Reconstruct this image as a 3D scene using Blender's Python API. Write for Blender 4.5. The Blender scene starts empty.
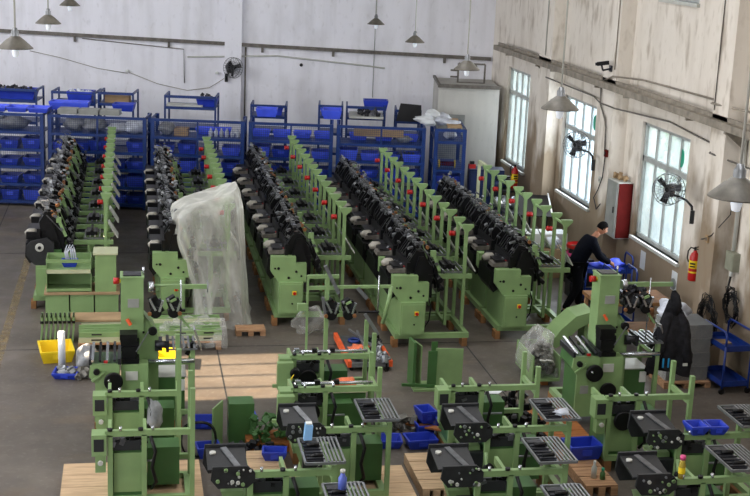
import bpy, math, random
from mathutils import Vector, Matrix, noise
S = bpy.context.scene
COL = S.collection
R = math.radians
H = 6.8

# ---------------------------------------------------------------- materials
def hexc(h):
    v = [int(h[i:i+2], 16)/255 for i in (0, 2, 4)]
    return tuple((c/12.92 if c <= .04045 else ((c+.055)/1.055)**2.4) for c in v) + (1,)

def mat(name, h, rough=.5, metal=0., var=.12, scale=6., bump=0., spec=.5, h2=None, stretch=(1, 1, 1)):
    m = bpy.data.materials.new(name); m.use_nodes = True
    nt = m.node_tree; b = nt.nodes['Principled BSDF']
    b.inputs['Roughness'].default_value = rough
    b.inputs['Metallic'].default_value = metal
    b.inputs['Specular IOR Level'].default_value = spec
    tc = nt.nodes.new('ShaderNodeTexCoord'); mp = nt.nodes.new('ShaderNodeMapping')
    mp.inputs['Scale'].default_value = stretch
    nz = nt.nodes.new('ShaderNodeTexNoise'); nz.inputs['Scale'].default_value = scale; nz.inputs['Detail'].default_value = 4
    nt.links.new(tc.outputs['Object'], mp.inputs[0]); nt.links.new(mp.outputs[0], nz.inputs['Vector'])
    cr = nt.nodes.new('ShaderNodeValToRGB')
    c = hexc(h)
    if h2: a, d = hexc(h2), c
    else:
        a = tuple(x*(1-var*1.6) for x in c[:3])+(1,); d = tuple(min(1, x*(1+var)) for x in c[:3])+(1,)
    cr.color_ramp.elements[0].color = a; cr.color_ramp.elements[0].position = .32
    cr.color_ramp.elements[1].color = d; cr.color_ramp.elements[1].position = .66
    nt.links.new(nz.outputs['Fac'], cr.inputs[0]); nt.links.new(cr.outputs[0], b.inputs['Base Color'])
    if bump:
        bp = nt.nodes.new('ShaderNodeBump'); bp.inputs['Strength'].default_value = bump; bp.inputs['Distance'].default_value = .02
        nt.links.new(nz.outputs['Fac'], bp.inputs['Height']); nt.links.new(bp.outputs[0], b.inputs['Normal'])
    return m

M = {}
M['green'] = mat('machine_green', '809C69', .42, 0, .07, 3)
M['woodb'] = mat('brown_wood', '8A6038', .8, 0, .25, 5)
M['steelm'] = mat('steel', '6E7074', .35, .7, .2, 10)
M['dgreen'] = mat('dark_green', '416838', .45, 0, .08, 3)
M['cream'] = mat('primer_cream', 'B4B898', .5, 0, .06, 3)
M['black'] = mat('black_metal', '0D0D10', .42, .1, .15, 8, 0, .35)
M['blackp'] = mat('black_plate', '242528', .5, .1, .2, 12)
M['rubber'] = mat('rubber', '0E0E10', .6)
M['dark'] = mat('dark_steel', '33343A', .4, .5, .2, 10)
M['chrome'] = mat('chrome', 'C9CDD4', .22, .9, .05, 8)
M['alu'] = mat('aluminium', '8A8D91', .38, .7, .1, 8)
M['grey'] = mat('grey_paint', '8C8E8A', .5, 0, .08, 5)
M['lgrey'] = mat('light_grey', 'B9BAB4', .5, 0, .08, 5)
M['white'] = mat('white', 'DADCDA', .45, 0, .04, 5)
M['red'] = mat('red', 'B01816', .35, 0, .05)
M['dred'] = mat('dark_red', '521412', .85, 0, .12, 6, 0, .1)
M['yellow'] = mat('yellow', 'E8C81E', .45, 0, .06)
M['orange'] = mat('orange', 'DE5A28', .5, 0, .1)
M['orag'] = mat('orange_cloth', 'E0754E', .85, 0, .15, 20)
M['bronze'] = mat('bronze', 'A8764F', .35, .7, .1)
M['bin'] = mat('bin_blue', '263DB4', .4, 0, .08, 4)
M['binl'] = mat('bin_light_blue', '465CE4', .4, 0, .08, 4)
M['rack'] = mat('rack_blue', '0C3070', .42, 0, .1, 4)
M['cart'] = mat('cart_blue', '102F7A', .4, 0, .1, 4)
M['navy'] = mat('navy_paint', '1A2C5C', .45, 0, .1)
M['dgrey'] = mat('olive_grey', '8A8C7C', .5, 0, .1)
M['wood'] = mat('wood', 'A58060', .75, 0, .2, 3, .2, .3, None, (1, 8, 8))
M['woodl'] = mat('light_wood', 'C2A585', .75, 0, .12, 3, .2, .3, None, (1, 8, 8))
M['woodo'] = mat('orange_wood', '9C6236', .7, 0, .2, 3, .2, .3, None, (1, 8, 8))
M['board'] = mat('cardboard', '9C8262', .85, 0, .12, 3)
M['paper'] = mat('paper', 'D4D8DC', .7, 0, .04)
M['sack'] = mat('grey_sack', '8B8D90', .6, 0, .2, 9, .4)
M['wsack'] = mat('white_sack', 'C9CEDA', .45, 0, .15, 9, .4)
M['cloth'] = mat('navy_cloth', '0C0E17', .95, 0, .15, 20, 0, .08)
M['trouser'] = mat('dark_trousers', '0B0C10', .95, 0, .15, 20, 0, .08)
M['jacket'] = mat('black_cloth', '232327', .9, 0, .25, 14, .4, .2)
M['cyan'] = mat('cyan_cloth', '1E8FC8', .7)
M['skin'] = mat('skin', 'A87358', .55, 0, .05)
M['hair'] = mat('hair', '080708', .9, 0, .1, 8, 0, .1)
M['green2'] = mat('sticker_green', '1D9A7A', .5)
M['stone'] = mat('scrap', '6E6C66', .6, .3, .3, 14, .5)
M['ledge'] = mat('grimy_steel', '8E867A', .6, .1, .2, 6)
M['cap'] = mat('cap_grey', 'A09C92', .5, 0, .1)
M['lead'] = mat('galvanised', '6A6D70', .5, .3, .1)
M['pink'] = mat('pink', 'E0508C', .4)
M['rust'] = mat('rusty_steel', '6B6660', .6, .2, .2, 8)
M['tinside'] = mat('dark_inside', '1C1F22', .7)

def alpha_mat(name, h, alpha, rough=.3, edge=None):
    m = bpy.data.materials.new(name); m.use_nodes = True
    nt = m.node_tree; b = nt.nodes['Principled BSDF']
    b.inputs['Base Color'].default_value = hexc(h); b.inputs['Roughness'].default_value = rough
    b.inputs['Alpha'].default_value = alpha
    if edge:     # thin film: denser where it turns edge-on and where it is crumpled
        lw = nt.nodes.new('ShaderNodeLayerWeight'); lw.inputs[0].default_value = .45
        tc = nt.nodes.new('ShaderNodeTexCoord'); nz = nt.nodes.new('ShaderNodeTexNoise'); nz.inputs['Scale'].default_value = 2.5; nz.inputs['Detail'].default_value = 4; nz.inputs['Distortion'].default_value = .4
        mp = nt.nodes.new('ShaderNodeMapping'); mp.inputs['Scale'].default_value = (1.6, 1.6, .5); mp.inputs['Rotation'].default_value = (0, .35, 0); nt.links.new(tc.outputs['Object'], mp.inputs[0]); nt.links.new(mp.outputs[0], nz.inputs['Vector'])
        mr = nt.nodes.new('ShaderNodeMapRange'); mr.inputs[1].default_value = .4; mr.inputs[2].default_value = .7; mr.inputs[3].default_value = -.1; mr.inputs[4].default_value = .18; nt.links.new(nz.outputs['Fac'], mr.inputs[0])
        ma = nt.nodes.new('ShaderNodeMath'); ma.operation = 'MULTIPLY_ADD'; ma.inputs[1].default_value = edge; ma.inputs[2].default_value = alpha; nt.links.new(lw.outputs['Facing'], ma.inputs[0])
        ad = nt.nodes.new('ShaderNodeMath'); ad.operation = 'ADD'; ad.use_clamp = True; nt.links.new(ma.outputs[0], ad.inputs[0]); nt.links.new(mr.outputs[0], ad.inputs[1])
        nt.links.new(ad.outputs[0], b.inputs['Alpha'])
        bp = nt.nodes.new('ShaderNodeBump'); bp.inputs['Strength'].default_value = .35; bp.inputs['Distance'].default_value = .05
        nt.links.new(nz.outputs['Fac'], bp.inputs['Height']); nt.links.new(bp.outputs[0], b.inputs['Normal'])
    return m
M['film'] = alpha_mat('plastic_film', 'D6D6CE', .30, .3, .55)
M['wrap'] = alpha_mat('stretch_wrap', 'C8C8C4', .06, .2, .6)
M['mesh'] = None
M['liquid'] = alpha_mat('amber_liquid', 'B8A040', .8, .1)
M['lblue'] = mat('pale_blue', '8FC0F0', .35, 0, .03)
M['pblue'] = mat('violet_blue', '5A6BC0', .3, 0, .05)

def wire_mesh_mat():
    m = bpy.data.materials.new('wire_mesh'); m.use_nodes = True
    nt = m.node_tree; b = nt.nodes['Principled BSDF']
    b.inputs['Base Color'].default_value = hexc('0A2A60'); b.inputs['Roughness'].default_value = .5
    tc = nt.nodes.new('ShaderNodeTexCoord'); sp = nt.nodes.new('ShaderNodeSeparateXYZ')
    nt.links.new(tc.outputs['Object'], sp.inputs[0])
    outs = []
    for ax in ('X', 'Z'):
        a = nt.nodes.new('ShaderNodeMath'); a.operation = 'MULTIPLY'; a.inputs[1].default_value = 1/.05
        nt.links.new(sp.outputs[ax], a.inputs[0])
        f = nt.nodes.new('ShaderNodeMath'); f.operation = 'FRACT'; nt.links.new(a.outputs[0], f.inputs[0])
        l = nt.nodes.new('ShaderNodeMath'); l.operation = 'LESS_THAN'; l.inputs[1].default_value = .09
        nt.links.new(f.outputs[0], l.inputs[0]); outs.append(l)
    mx = nt.nodes.new('ShaderNodeMath'); mx.operation = 'MAXIMUM'
    nt.links.new(outs[0].outputs[0], mx.inputs[0]); nt.links.new(outs[1].outputs[0], mx.inputs[1])
    nt.links.new(mx.outputs[0], b.inputs['Alpha'])
    return m
M['mesh'] = wire_mesh_mat()

# wall: dirty whitewash, streaks running down, damp stains near the floor
def wall_mat(name, h, stain, damp=1.3, dampc='7C6B57', sw=.5, st=0.5):
    m = bpy.data.materials.new(name); m.use_nodes = True
    nt = m.node_tree; N = nt.nodes; L = nt.links; b = N['Principled BSDF']; b.inputs['Roughness'].default_value = .85
    b.inputs['Specular IOR Level'].default_value = .2
    tc = N.new('ShaderNodeTexCoord')
    def nz(sc, stretch, det=5):
        mp = N.new('ShaderNodeMapping'); mp.inputs['Scale'].default_value = stretch; L.new(tc.outputs['Object'], mp.inputs[0])
        n = N.new('ShaderNodeTexNoise'); n.inputs['Scale'].default_value = sc; n.inputs['Detail'].default_value = det
        L.new(mp.outputs[0], n.inputs['Vector']); return n
    def ramp(src, p0, p1, lo=0., hi=1.):
        r = N.new('ShaderNodeMapRange'); r.inputs[1].default_value = p0; r.inputs[2].default_value = p1
        r.inputs[3].default_value = lo; r.inputs[4].default_value = hi; L.new(src, r.inputs[0]); return r.outputs[0]
    def mix(f, a, c):
        x = N.new('ShaderNodeMix'); x.data_type = 'RGBA'
        if isinstance(f, float): x.inputs[0].default_value = f
        else: L.new(f, x.inputs[0])
        for i, v in ((6, a), (7, c)):
            if isinstance(v, tuple): x.inputs[i].default_value = v
            else: L.new(v, x.inputs[i])
        return x.outputs[2]
    streak = ramp(nz(3.2, (1, 1, .09)).outputs['Fac'], .48, .75, 0, sw)
    blot = ramp(nz(1.1, (1, 1, .6), 7).outputs['Fac'], .5, .72, 0, .5)
    fine = ramp(nz(9, (1, 1, .5), 6).outputs['Fac'], .58, .75, 0, .45)
    c = mix(streak, hexc(h), hexc(stain)); c = mix(blot, c, hexc(stain)); c = mix(fine, c, hexc(stain))
    # damp patches concentrated in the lowest metre and a half, with a ragged edge
    sp = N.new('ShaderNodeSeparateXYZ'); L.new(tc.outputs['Object'], sp.inputs[0])
    ad = N.new('ShaderNodeMath'); ad.operation = 'ADD'; L.new(sp.outputs['Z'], ad.inputs[0])
    nn = ramp(nz(1.3, (1, 1, .5), 6).outputs['Fac'], .3, .7, -1.0, 1.0); L.new(nn, ad.inputs[1])
    dm = ramp(ad.outputs[0], damp, damp-1.1, 0, .85)
    c = mix(dm, c, hexc(dampc))
    dk = ramp(nz(4, (1, 1, .35), 6).outputs['Fac'], .55, .7, 0, st)
    c = mix(dk, c, hexc('8A7862'))
    L.new(c, b.inputs['Base Color'])
    return m
M['wall'] = wall_mat('whitewash_wall', 'EEEEF6', 'C8C7CC', .6, '8A867F', .4, .03)
M['wallu'] = wall_mat('dull_wall', 'BDBBB6', 'A09E9A', .6, '77746E', .4, .03)
M['wallr'] = wall_mat('stained_wall', 'E2DBD2', 'BFB5A8', 2.7, '7A664C', .35, .5)

def floor_mat():
    m = bpy.data.materials.new('concrete_floor'); m.use_nodes = True
    nt = m.node_tree; N = nt.nodes; L = nt.links; b = N['Principled BSDF']
    tc = N.new('ShaderNodeTexCoord')
    def noi(sc, det, p0, p1, lo, hi, st=(1, 1, 1)):
        mp = N.new('ShaderNodeMapping'); mp.inputs['Scale'].default_value = st; L.new(tc.outputs['Object'], mp.inputs[0])
        n = N.new('ShaderNodeTexNoise'); n.inputs['Scale'].default_value = sc; n.inputs['Detail'].default_value = det
        L.new(mp.outputs[0], n.inputs['Vector'])
        r = N.new('ShaderNodeMapRange'); r.inputs[1].default_value = p0; r.inputs[2].default_value = p1
        r.inputs[3].default_value = lo; r.inputs[4].default_value = hi; L.new(n.outputs['Fac'], r.inputs[0]); return r.outputs[0]
    def mix(f, a, c):
        x = N.new('ShaderNodeMix'); x.data_type = 'RGBA'; L.new(f, x.inputs[0])
        for i, v in ((6, a), (7, c)):
            if isinstance(v, tuple): x.inputs[i].default_value = v
            else: L.new(v, x.inputs[i])
        return x.outputs[2]
    c = mix(noi(.6, 6, .35, .7, 0, 1), hexc('504943'), hexc('686058'))
    c = mix(noi(3., 8, .45, .75, 0, .6), c, hexc('4B4540'))
    c = mix(noi(14., 4, .55, .75, 0, .35), c, hexc('85807A'))
    c = mix(noi(.9, 5, .58, .7, 0, .4, (1, 2, 1)), c, hexc('6E5E4C'))
    L.new(c, b.inputs['Base Color'])
    L.new(noi(2., 6, .3, .7, .38, .65), b.inputs['Roughness'])
    return m
M['floor'] = floor_mat()

# ---------------------------------------------------------------- mesh builder
class MB:
    def __init__(s): s.v = []; s.f = []; s.sm = []
    def add(s, vs, fs, smooth=False):
        o = len(s.v); s.v += [tuple(v) for v in vs]
        for f in fs: s.f.append([i+o for i in f]); s.sm.append(smooth)
    def box(s, x0, x1, y0, y1, z0, z1, mtx=None):
        vs = [Vector((x, y, z)) for z in (z0, z1) for y in (y0, y1) for x in (x0, x1)]
        if mtx: vs = [mtx @ v for v in vs]
        s.add(vs, [(0, 2, 3, 1), (4, 5, 7, 6), (0, 1, 5, 4), (2, 6, 7, 3), (0, 4, 6, 2), (1, 3, 7, 5)]); return s
    def cbox(s, c, d, rot=None):
        mt = Matrix.Translation(c)
        if rot: mt = mt @ Matrix.Rotation(rot[2], 4, 'Z') @ Matrix.Rotation(rot[1], 4, 'Y') @ Matrix.Rotation(rot[0], 4, 'X')
        return s.box(-d[0]/2, d[0]/2, -d[1]/2, d[1]/2, -d[2]/2, d[2]/2, mt)
    def bar(s, a, b, w, h=None, up=(0, 0, 1)):
        h = h or w; a = Vector(a); b = Vector(b); d = (b-a).normalized(); u = Vector(up)
        if abs(d.dot(u)) > .95: u = Vector((0, 1, 0))
        x = d.cross(u).normalized(); u = x.cross(d).normalized()
        vs = [p+x*sx*w/2+u*sy*h/2 for p in (a, b) for sx, sy in ((-1, -1), (1, -1), (1, 1), (-1, 1))]
        s.add(vs, [(0, 1, 2, 3), (7, 6, 5, 4), (0, 4, 5, 1), (1, 5, 6, 2), (2, 6, 7, 3), (3, 7, 4, 0)]); return s
    def tube(s, pts, r, n=8, closed=False):
        pts = [Vector(p) for p in pts]; k = len(pts); rs = r if isinstance(r, (list, tuple)) else [r]*k
        vs = []; prev = None
        for i, p in enumerate(pts):
            a = pts[max(i-1, 0)] if not closed else pts[(i-1) % k]; b = pts[min(i+1, k-1)] if not closed else pts[(i+1) % k]
            d = (b-a).normalized()
            if prev is None:
                u = Vector((0, 0, 1)) if abs(d.z) < .9 else Vector((0, 1, 0))
                x = d.cross(u).normalized()
            else:
                x = prev - d*prev.dot(d); x = x.normalized() if x.length > 1e-6 else d.orthogonal().normalized()
            y = d.cross(x); prev = x
            for j in range(n):
                t = 2*math.pi*j/n; vs.append(p+(x*math.cos(t)+y*math.sin(t))*rs[i])
        fs = []
        for i in range(k if closed else k-1):
            for j in range(n):
                a0 = i*n+j; a1 = i*n+(j+1) % n; b0 = ((i+1) % k)*n+j; b1 = ((i+1) % k)*n+(j+1) % n
                fs.append((a0, b0, b1, a1))
        s.add(vs, fs, True)
        if not closed:
            o = len(s.v)-len(vs); s.f.append([o+j for j in range(n)]); s.sm.append(False)
            s.f.append([o+(k-1)*n+n-1-j for j in range(n)]); s.sm.append(False)
        return s
    def cyl(s, a, b, r, n=12): return s.tube([a, b], r, n)
    def prism(s, poly, axis, a, b, mtx=None):
        n = len(poly)
        def P(u, v, w): return Vector({'y': (u, w, v), 'x': (w, u, v), 'z': (u, v, w)}[axis])
        vs = [P(u, v, a) for u, v in poly]+[P(u, v, b) for u, v in poly]
        if mtx: vs = [mtx @ v for v in vs]
        s.add(vs, [list(range(n)), list(range(2*n-1, n-1, -1))]+[(i, i+n, (i+1) % n+n, (i+1) % n) for i in range(n)]); return s
    def lathe(s, prof, c=(0, 0, 0), n=20, mtx=None):
        c = Vector(c); vs = []
        for r, z in prof:
            for j in range(n):
                t = 2*math.pi*j/n; v = Vector((r*math.cos(t), r*math.sin(t), z)); vs.append((mtx @ v if mtx else v)+c)
        fs = [(i*n+j, i*n+(j+1) % n, (i+1)*n+(j+1) % n, (i+1)*n+j) for i in range(len(prof)-1) for j in range(n)]
        s.add(vs, fs, True); return s
    def blob(s, c, r, seed=0, amp=.25, n=10, m=8):
        vs = []; c = Vector(c)
        for i in range(m+1):
            th = math.pi*i/m
            for j in range(n):
                ph = 2*math.pi*j/n
                d = Vector((math.sin(th)*math.cos(ph), math.sin(th)*math.sin(ph), math.cos(th)))
                k = 1+amp*noise.noise(d*1.7+Vector((seed*3.1, seed*1.7, 0)))*1.6
                vs.append(c+Vector((d.x*r[0], d.y*r[1], d.z*r[2]))*k)
        fs = [(i*n+j, (i+1)*n+j, (i+1)*n+(j+1) % n, i*n+(j+1) % n) for i in range(m) for j in range(n)]
        s.add(vs, fs, True); return s
    def out(s, name, m, parent=None, loc=None, rz=0):
        me = bpy.data.meshes.new(name); me.from_pydata(s.v, [], s.f)
        me.polygons.foreach_set('use_smooth', s.sm); me.materials.append(M[m] if isinstance(m, str) else m)
        me.validate(); me.update()
        o = bpy.data.objects.new(name, me); COL.objects.link(o)
        if parent: o.parent = parent
        if loc: o.location = loc
        if rz: o.rotation_euler.z = rz
        return o

def tag(o, label, cat, group=None, kind=None):
    o['label'] = label; o['category'] = cat
    if group: o['group'] = group
    if kind: o['kind'] = kind
    return o
def thing(name, label, cat, loc=(0, 0, 0), rz=0, group=None):
    o = bpy.data.objects.new(name, None); o.empty_display_size = .1; COL.objects.link(o)
    o.location = loc; o.rotation_euler.z = rz
    return tag(o, label, cat, group)
def struct(o): o['kind'] = 'structure'; return o
def kids(o): return [c for c in bpy.data.objects if c.parent == o]
KC = {}
def dup(o, loc, rz=None, label=None, group=None):
    def cp(src, par):
        c = src.copy(); COL.objects.link(c); c.parent = par
        if src not in KC: KC[src] = kids(src)
        for k in KC[src]: cp(k, c)
        return c
    c = cp(o, None); c.location = loc
    if rz is not None: c.rotation_euler.z = rz
    if label: c['label'] = label
    if group: c['group'] = group
    return c
ORD = ['first', 'second', 'third', 'fourth', 'fifth', 'sixth', 'seventh', 'eighth', 'ninth']
# ---------------------------------------------------------------- camera
f_px = 1300.
Yc = Vector((130-375, -80-248, f_px)).normalized(); hc = Vector((1, .042, 0))
up = Yc.cross(hc).normalized()
if up.y > 0: up = -up
Xc = up.cross(Yc)
if Xc.x < 0: Xc = -Xc
# rows: world axes in image-camera coordinates (x right, y down, z forward)
right = Vector((Xc[0], Yc[0], up[0])); down = Vector((Xc[1], Yc[1], up[1])); fwd = Vector((Xc[2], Yc[2], up[2]))
cam = bpy.data.cameras.new('camera'); co = bpy.data.objects.new('camera', cam); COL.objects.link(co)
mt = Matrix((( right[0], -down[0], -fwd[0], 0), (right[1], -down[1], -fwd[1], 0), (right[2], -down[2], -fwd[2], H), (0, 0, 0, 1)))
co.matrix_world = mt
cam.sensor_width = 36; cam.lens = 36*f_px/750; cam.clip_end = 300
S.camera = co

# glass
def glass(name, tint, al=.35):
    m = bpy.data.materials.new(name); m.use_nodes = True
    nt = m.node_tree; N = nt.nodes; L = nt.links; b = N['Principled BSDF']; out = N['Material Output']
    b.inputs['Base Color'].default_value = hexc(tint); b.inputs['Roughness'].default_value = .25
    tr = N.new('ShaderNodeBsdfTransparent'); tr.inputs[0].default_value = (.95, .98, 1, 1)
    tl = N.new('ShaderNodeBsdfTranslucent'); tl.inputs[0].default_value = hexc(tint)
    ms = N.new('ShaderNodeMixShader'); ms.inputs[0].default_value = .5
    L.new(b.outputs[0], ms.inputs[1]); L.new(tl.outputs[0], ms.inputs[2])
    m2 = N.new('ShaderNodeMixShader')
    tc = N.new('ShaderNodeTexCoord'); nz = N.new('ShaderNodeTexNoise'); nz.inputs['Scale'].default_value = 5; nz.inputs['Detail'].default_value = 5
    L.new(tc.outputs['Object'], nz.inputs['Vector'])
    mr = N.new('ShaderNodeMapRange'); mr.inputs[1].default_value = .3; mr.inputs[2].default_value = .7; mr.inputs[3].default_value = al-.15; mr.inputs[4].default_value = al+.2
    L.new(nz.outputs['Fac'], mr.inputs[0]); L.new(mr.outputs[0], m2.inputs[0])
    L.new(tr.outputs[0], m2.inputs[1]); L.new(ms.outputs[0], m2.inputs[2]); L.new(m2.outputs[0], out.inputs[0])
    return m
M['glass'] = glass('dusty_glass', 'C4DAEA', .5)
M['glassg'] = glass('greenish_glass', 'A0AFB4', .62)
mo = bpy.data.materials.new('opal_sun_screen'); mo.use_nodes = True
_n = mo.node_tree.nodes; _t = _n.new('ShaderNodeBsdfTranslucent'); _t.inputs[0].default_value = (.25, .27, .3, 1)
mo.node_tree.links.new(_t.outputs[0], _n['Material Output'].inputs[0]); M['opal'] = mo
M['frame'] = mat('window_frame_paint', 'AEB2B0', .5, .2, .1)

# ---------------------------------------------------------------- room shell
BA = R(-9.2)                       # the back wall and the racks stand a little askew to the machine rows
uB = Vector((math.cos(BA), math.sin(BA), 0)); nB = Vector((-math.sin(BA), math.cos(BA), 0))
XR = 9.6; XL = -9.0; ZC = 9.2; YF = -3.0
P0 = Vector((XR, 34.1, 0))         # back right corner of the hall
m = MB(); m.box(XL-.3, XR+.3, YF-.3, 38, -.2, 0); fl = struct(m.out('floor', 'floor'))
# expansion joints cut in the slab
m = MB()
for x in (1.38,): m.box(x-.012, x+.012, 6, 34, .0005, .002)
m.box(-6, 9, 20.62-.01, 20.62+.01, .0005, .002)
m.box(-6, 9, 13.6-.01, 13.6+.01, .0005, .002); m.box(-6, 9, 27.0, 27.02, .0005, .002)
for x in (5.6, -2.9): m.box(x-.01, x+.01, 6, 34, .0005, .002)
struct(m.out('trim_1', 'tinside'))
ml = bpy.data.materials.new('worn_yellow_paint'); ml.use_nodes = True
nt = ml.node_tree; b = nt.nodes['Principled BSDF']; b.inputs['Base Color'].default_value = hexc('93805F'); b.inputs['Roughness'].default_value = .7
nz = nt.nodes.new('ShaderNodeTexNoise'); nz.inputs['Scale'].default_value = 9; nz.inputs['Detail'].default_value = 6
tcn = nt.nodes.new('ShaderNodeTexCoord'); nt.links.new(tcn.outputs['Object'], nz.inputs['Vector'])
mr = nt.nodes.new('ShaderNodeMapRange'); mr.inputs[1].default_value = .38; mr.inputs[2].default_value = .6; mr.inputs[3].default_value = .6; mr.inputs[4].default_value = .1
nt.links.new(nz.outputs['Fac'], mr.inputs[0]); nt.links.new(mr.outputs[0], b.inputs['Alpha'])
m = MB(); m.box(-2.14, -2.0, 14, 30, .0008, .0025); struct(m.out('trim_2', ml))

# back wall (runs left from the corner), with a flat pier on it
wb = MB(); wb.box(-19.5, .3, 0, .3, 0, ZC)
o = struct(wb.out('wall_back', 'wall', None, P0, BA))
m = MB(); m.box(-7.2, -6.75, -.12, 0, 0, ZC-.02); struct(m.out('trim_3', 'wall', None, P0, BA))
# right wall, pierced by windows: solid strips around openings
def wall_with_holes(name, x0, x1, ys, ye, zt, holes, matn):
    m = MB(); holes = sorted(holes)
    y = ys
    for (a, b_, z0, z1) in holes:
        m.box(x0, x1, y, a, 0, zt)
        m.box(x0, x1, a, b_, 0, z0) if z0 > 0 else None
        m.box(x0, x1, a, b_, z1, zt); y = b_
    m.box(x0, x1, y, ye, 0, zt)
    return struct(m.out(name, matn))
winR = [(21.1, 23.3, 1.25, 3.48), (25.85, 27.95, 1.22, 3.4), (30.6, 32.5, 1.1, 3.53)]
m = MB()
ys = [YF] + [w for a in winR for w in a[:2]] + [34.4]
for i in range(0, len(ys)-1, 2): m.box(XR, XR+.3, ys[i], ys[i+1], 0, 5.80)
for a, b_, z0, z1 in winR:
    m.box(XR, XR+.3, a, b_, 0, z0); m.box(XR, XR+.3, a, b_, z1, 5.80)
hs = [YF, 12.0, 14.0, 21.3, 22.9, 25.6, 27.2, 34.4]
for i in range(0, len(hs)-1, 2): m.box(XR, XR+.3, hs[i], hs[i+1], 5.80, 7.6)
m.box(XR, XR+.3, YF, 34.4, 7.6, ZC)
struct(m.out('wall_right', 'wallr'))
# piers on the right wall
k = 4
for (a, b_, d) in ((19.15, 19.7, .3), (24.12, 24.85, .3), (28.2, 29.1, .3), (14.2, 14.8, .3)):
    m = MB(); m.box(XR-d, XR, a, a+(b_-a), 0, ZC-.02); struct(m.out('trim_%d' % k, 'wallr')); k += 1
# lower box room in the back right corner with a ledge and a grey door
m = MB(); m.box(-1.56, 0, -2.0, -.005, 0, 3.0); struct(m.out('wall_utility', 'wallu', None, P0, BA))
m = MB(); m.box(-1.59, 0, -2.12, -2.055, 2.98, 3.07); m.box(-1.59, -1.52, -2.1, -.01, 3.01, 3.07); struct(m.out('trim_%d' % k, 'rust', None, P0, BA)); k += 1
dr = struct(MB().box(-1.5, -.86, -2.09, -2.055, 0, 2.3).out('door_1', 'grey', None, P0, BA))
MB().box(-1.06, -1.0, -2.13, -2.09, 1.0, 1.12).out('door_handle', 'black', dr)
# left wall with a tall window through which the low sun comes, wall behind camera, roof
LW = [(17.9, 20.0, 4.85, 6.5), (22.9, 23.9, 5.85, 6.25), (4, 8, 3.2, 6.0), (10.5, 14.5, 3.2, 4.3), (25.5, 32.5, 5.2, 8.0)]  # last opening is added, unseen, to brighten the back wall
LW = sorted(LW)
wall_with_holes('wall_left', XL-.3, XL, YF, 38, ZC, LW, 'wall')
struct(MB().box(XL-.3, XR+.3, YF-.3, YF, 0, ZC).out('wall_front', 'wall'))
# roof with skylight strips, added unseen for soft light, kept short of the back
m = MB(); xs = [XL-.3, -4.6, -3.2, 3.2, 4.6, XR+.3]
for i in range(0, len(xs), 2): m.box(xs[i], xs[i+1], YF-.3, 38, ZC, ZC+.25)
for a, b_ in ((-4.6, -3.2), (3.2, 4.6)):
    m.box(a, b_, YF-.3, 3, ZC, ZC+.25); m.box(a, b_, 24, 38, ZC, ZC+.25)
struct(m.out('ceiling', 'lgrey'))
for n, (a, b_) in enumerate(((-4.6, -3.2), (3.2, 4.6))):
    struct(MB().box(a, b_, 3, 24, ZC+.1, ZC+.12).out('window_%d' % (11+n), 'opal'))  # opal sheets added to hold direct sun out of the skylights

def window(n, a, b_, z0, z1, nx, zr, glassm='glass', fm='frame', t=.06):
    w = struct(MB().out('window_%d' % n, fm)) if False else None
    m = MB(); x = XR+.12
    m.box(x-t, x+t, a, b_, z0, z0+.07); m.box(x-t, x+t, a, b_, z1-.07, z1)
    m.box(x-t, x+t, a, a+.06, z0, z1); m.box(x-t, x+t, b_-.06, b_, z0, z1)
    m.box(x-t, x+t, a, b_, zr-.05, zr+.05)
    for i in range(1, nx):
        y = a+(b_-a)*i/nx; m.box(x-.035, x+.035, y-.028, y+.028, z0, z1)
    w = struct(m.out('window_%d' % n, fm))
    m = MB()
    for i in range(nx):
        y0 = a+(b_-a)*i/nx+.03; y1 = a+(b_-a)*(i+1)/nx-.03
        m.box(x-.006, x+.006, y0, y1, z0+.07, zr-.05); m.box(x-.006, x+.006, y0, y1, zr+.05, z1-.07)
    m.out('pane', glassm, w)
    MB().box(XR-.06, XR+.1, a-.05, b_+.05, z0-.06, z0).out('sill', 'lgrey', w)
    return w
window(1, 21.1, 23.3, 1.25, 3.48, 4, 2.78, 'glassg')
window(2, 25.85, 27.95, 1.22, 3.4, 4, 2.7)
window(3, 30.6, 32.5, 1.1, 3.53, 4, 2.9, 'glassg')
for n, (a, b_) in enumerate(((21.3, 22.9), (12.0, 14.0), (25.6, 27.2))):
    window(4+n, a, b_, 5.80, 7.6, 3, 6.9)
# left window bars
for n, (a, b_, z0, z1) in enumerate(LW):
    m = MB(); x = XL-.15
    m.box(x-.04, x+.04, a, b_, z0, z0+.05); m.box(x-.04, x+.04, a, b_, z1-.05, z1)
    q = max(2, round((b_-a)/.56))
    for i in range(q+1):
        y = a+(b_-a)*i/q; m.box(x-.03, x+.03, y-.03, y+.03, z0, z1)
    struct(m.out('window_%d' % (7+n), 'frame'))
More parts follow.
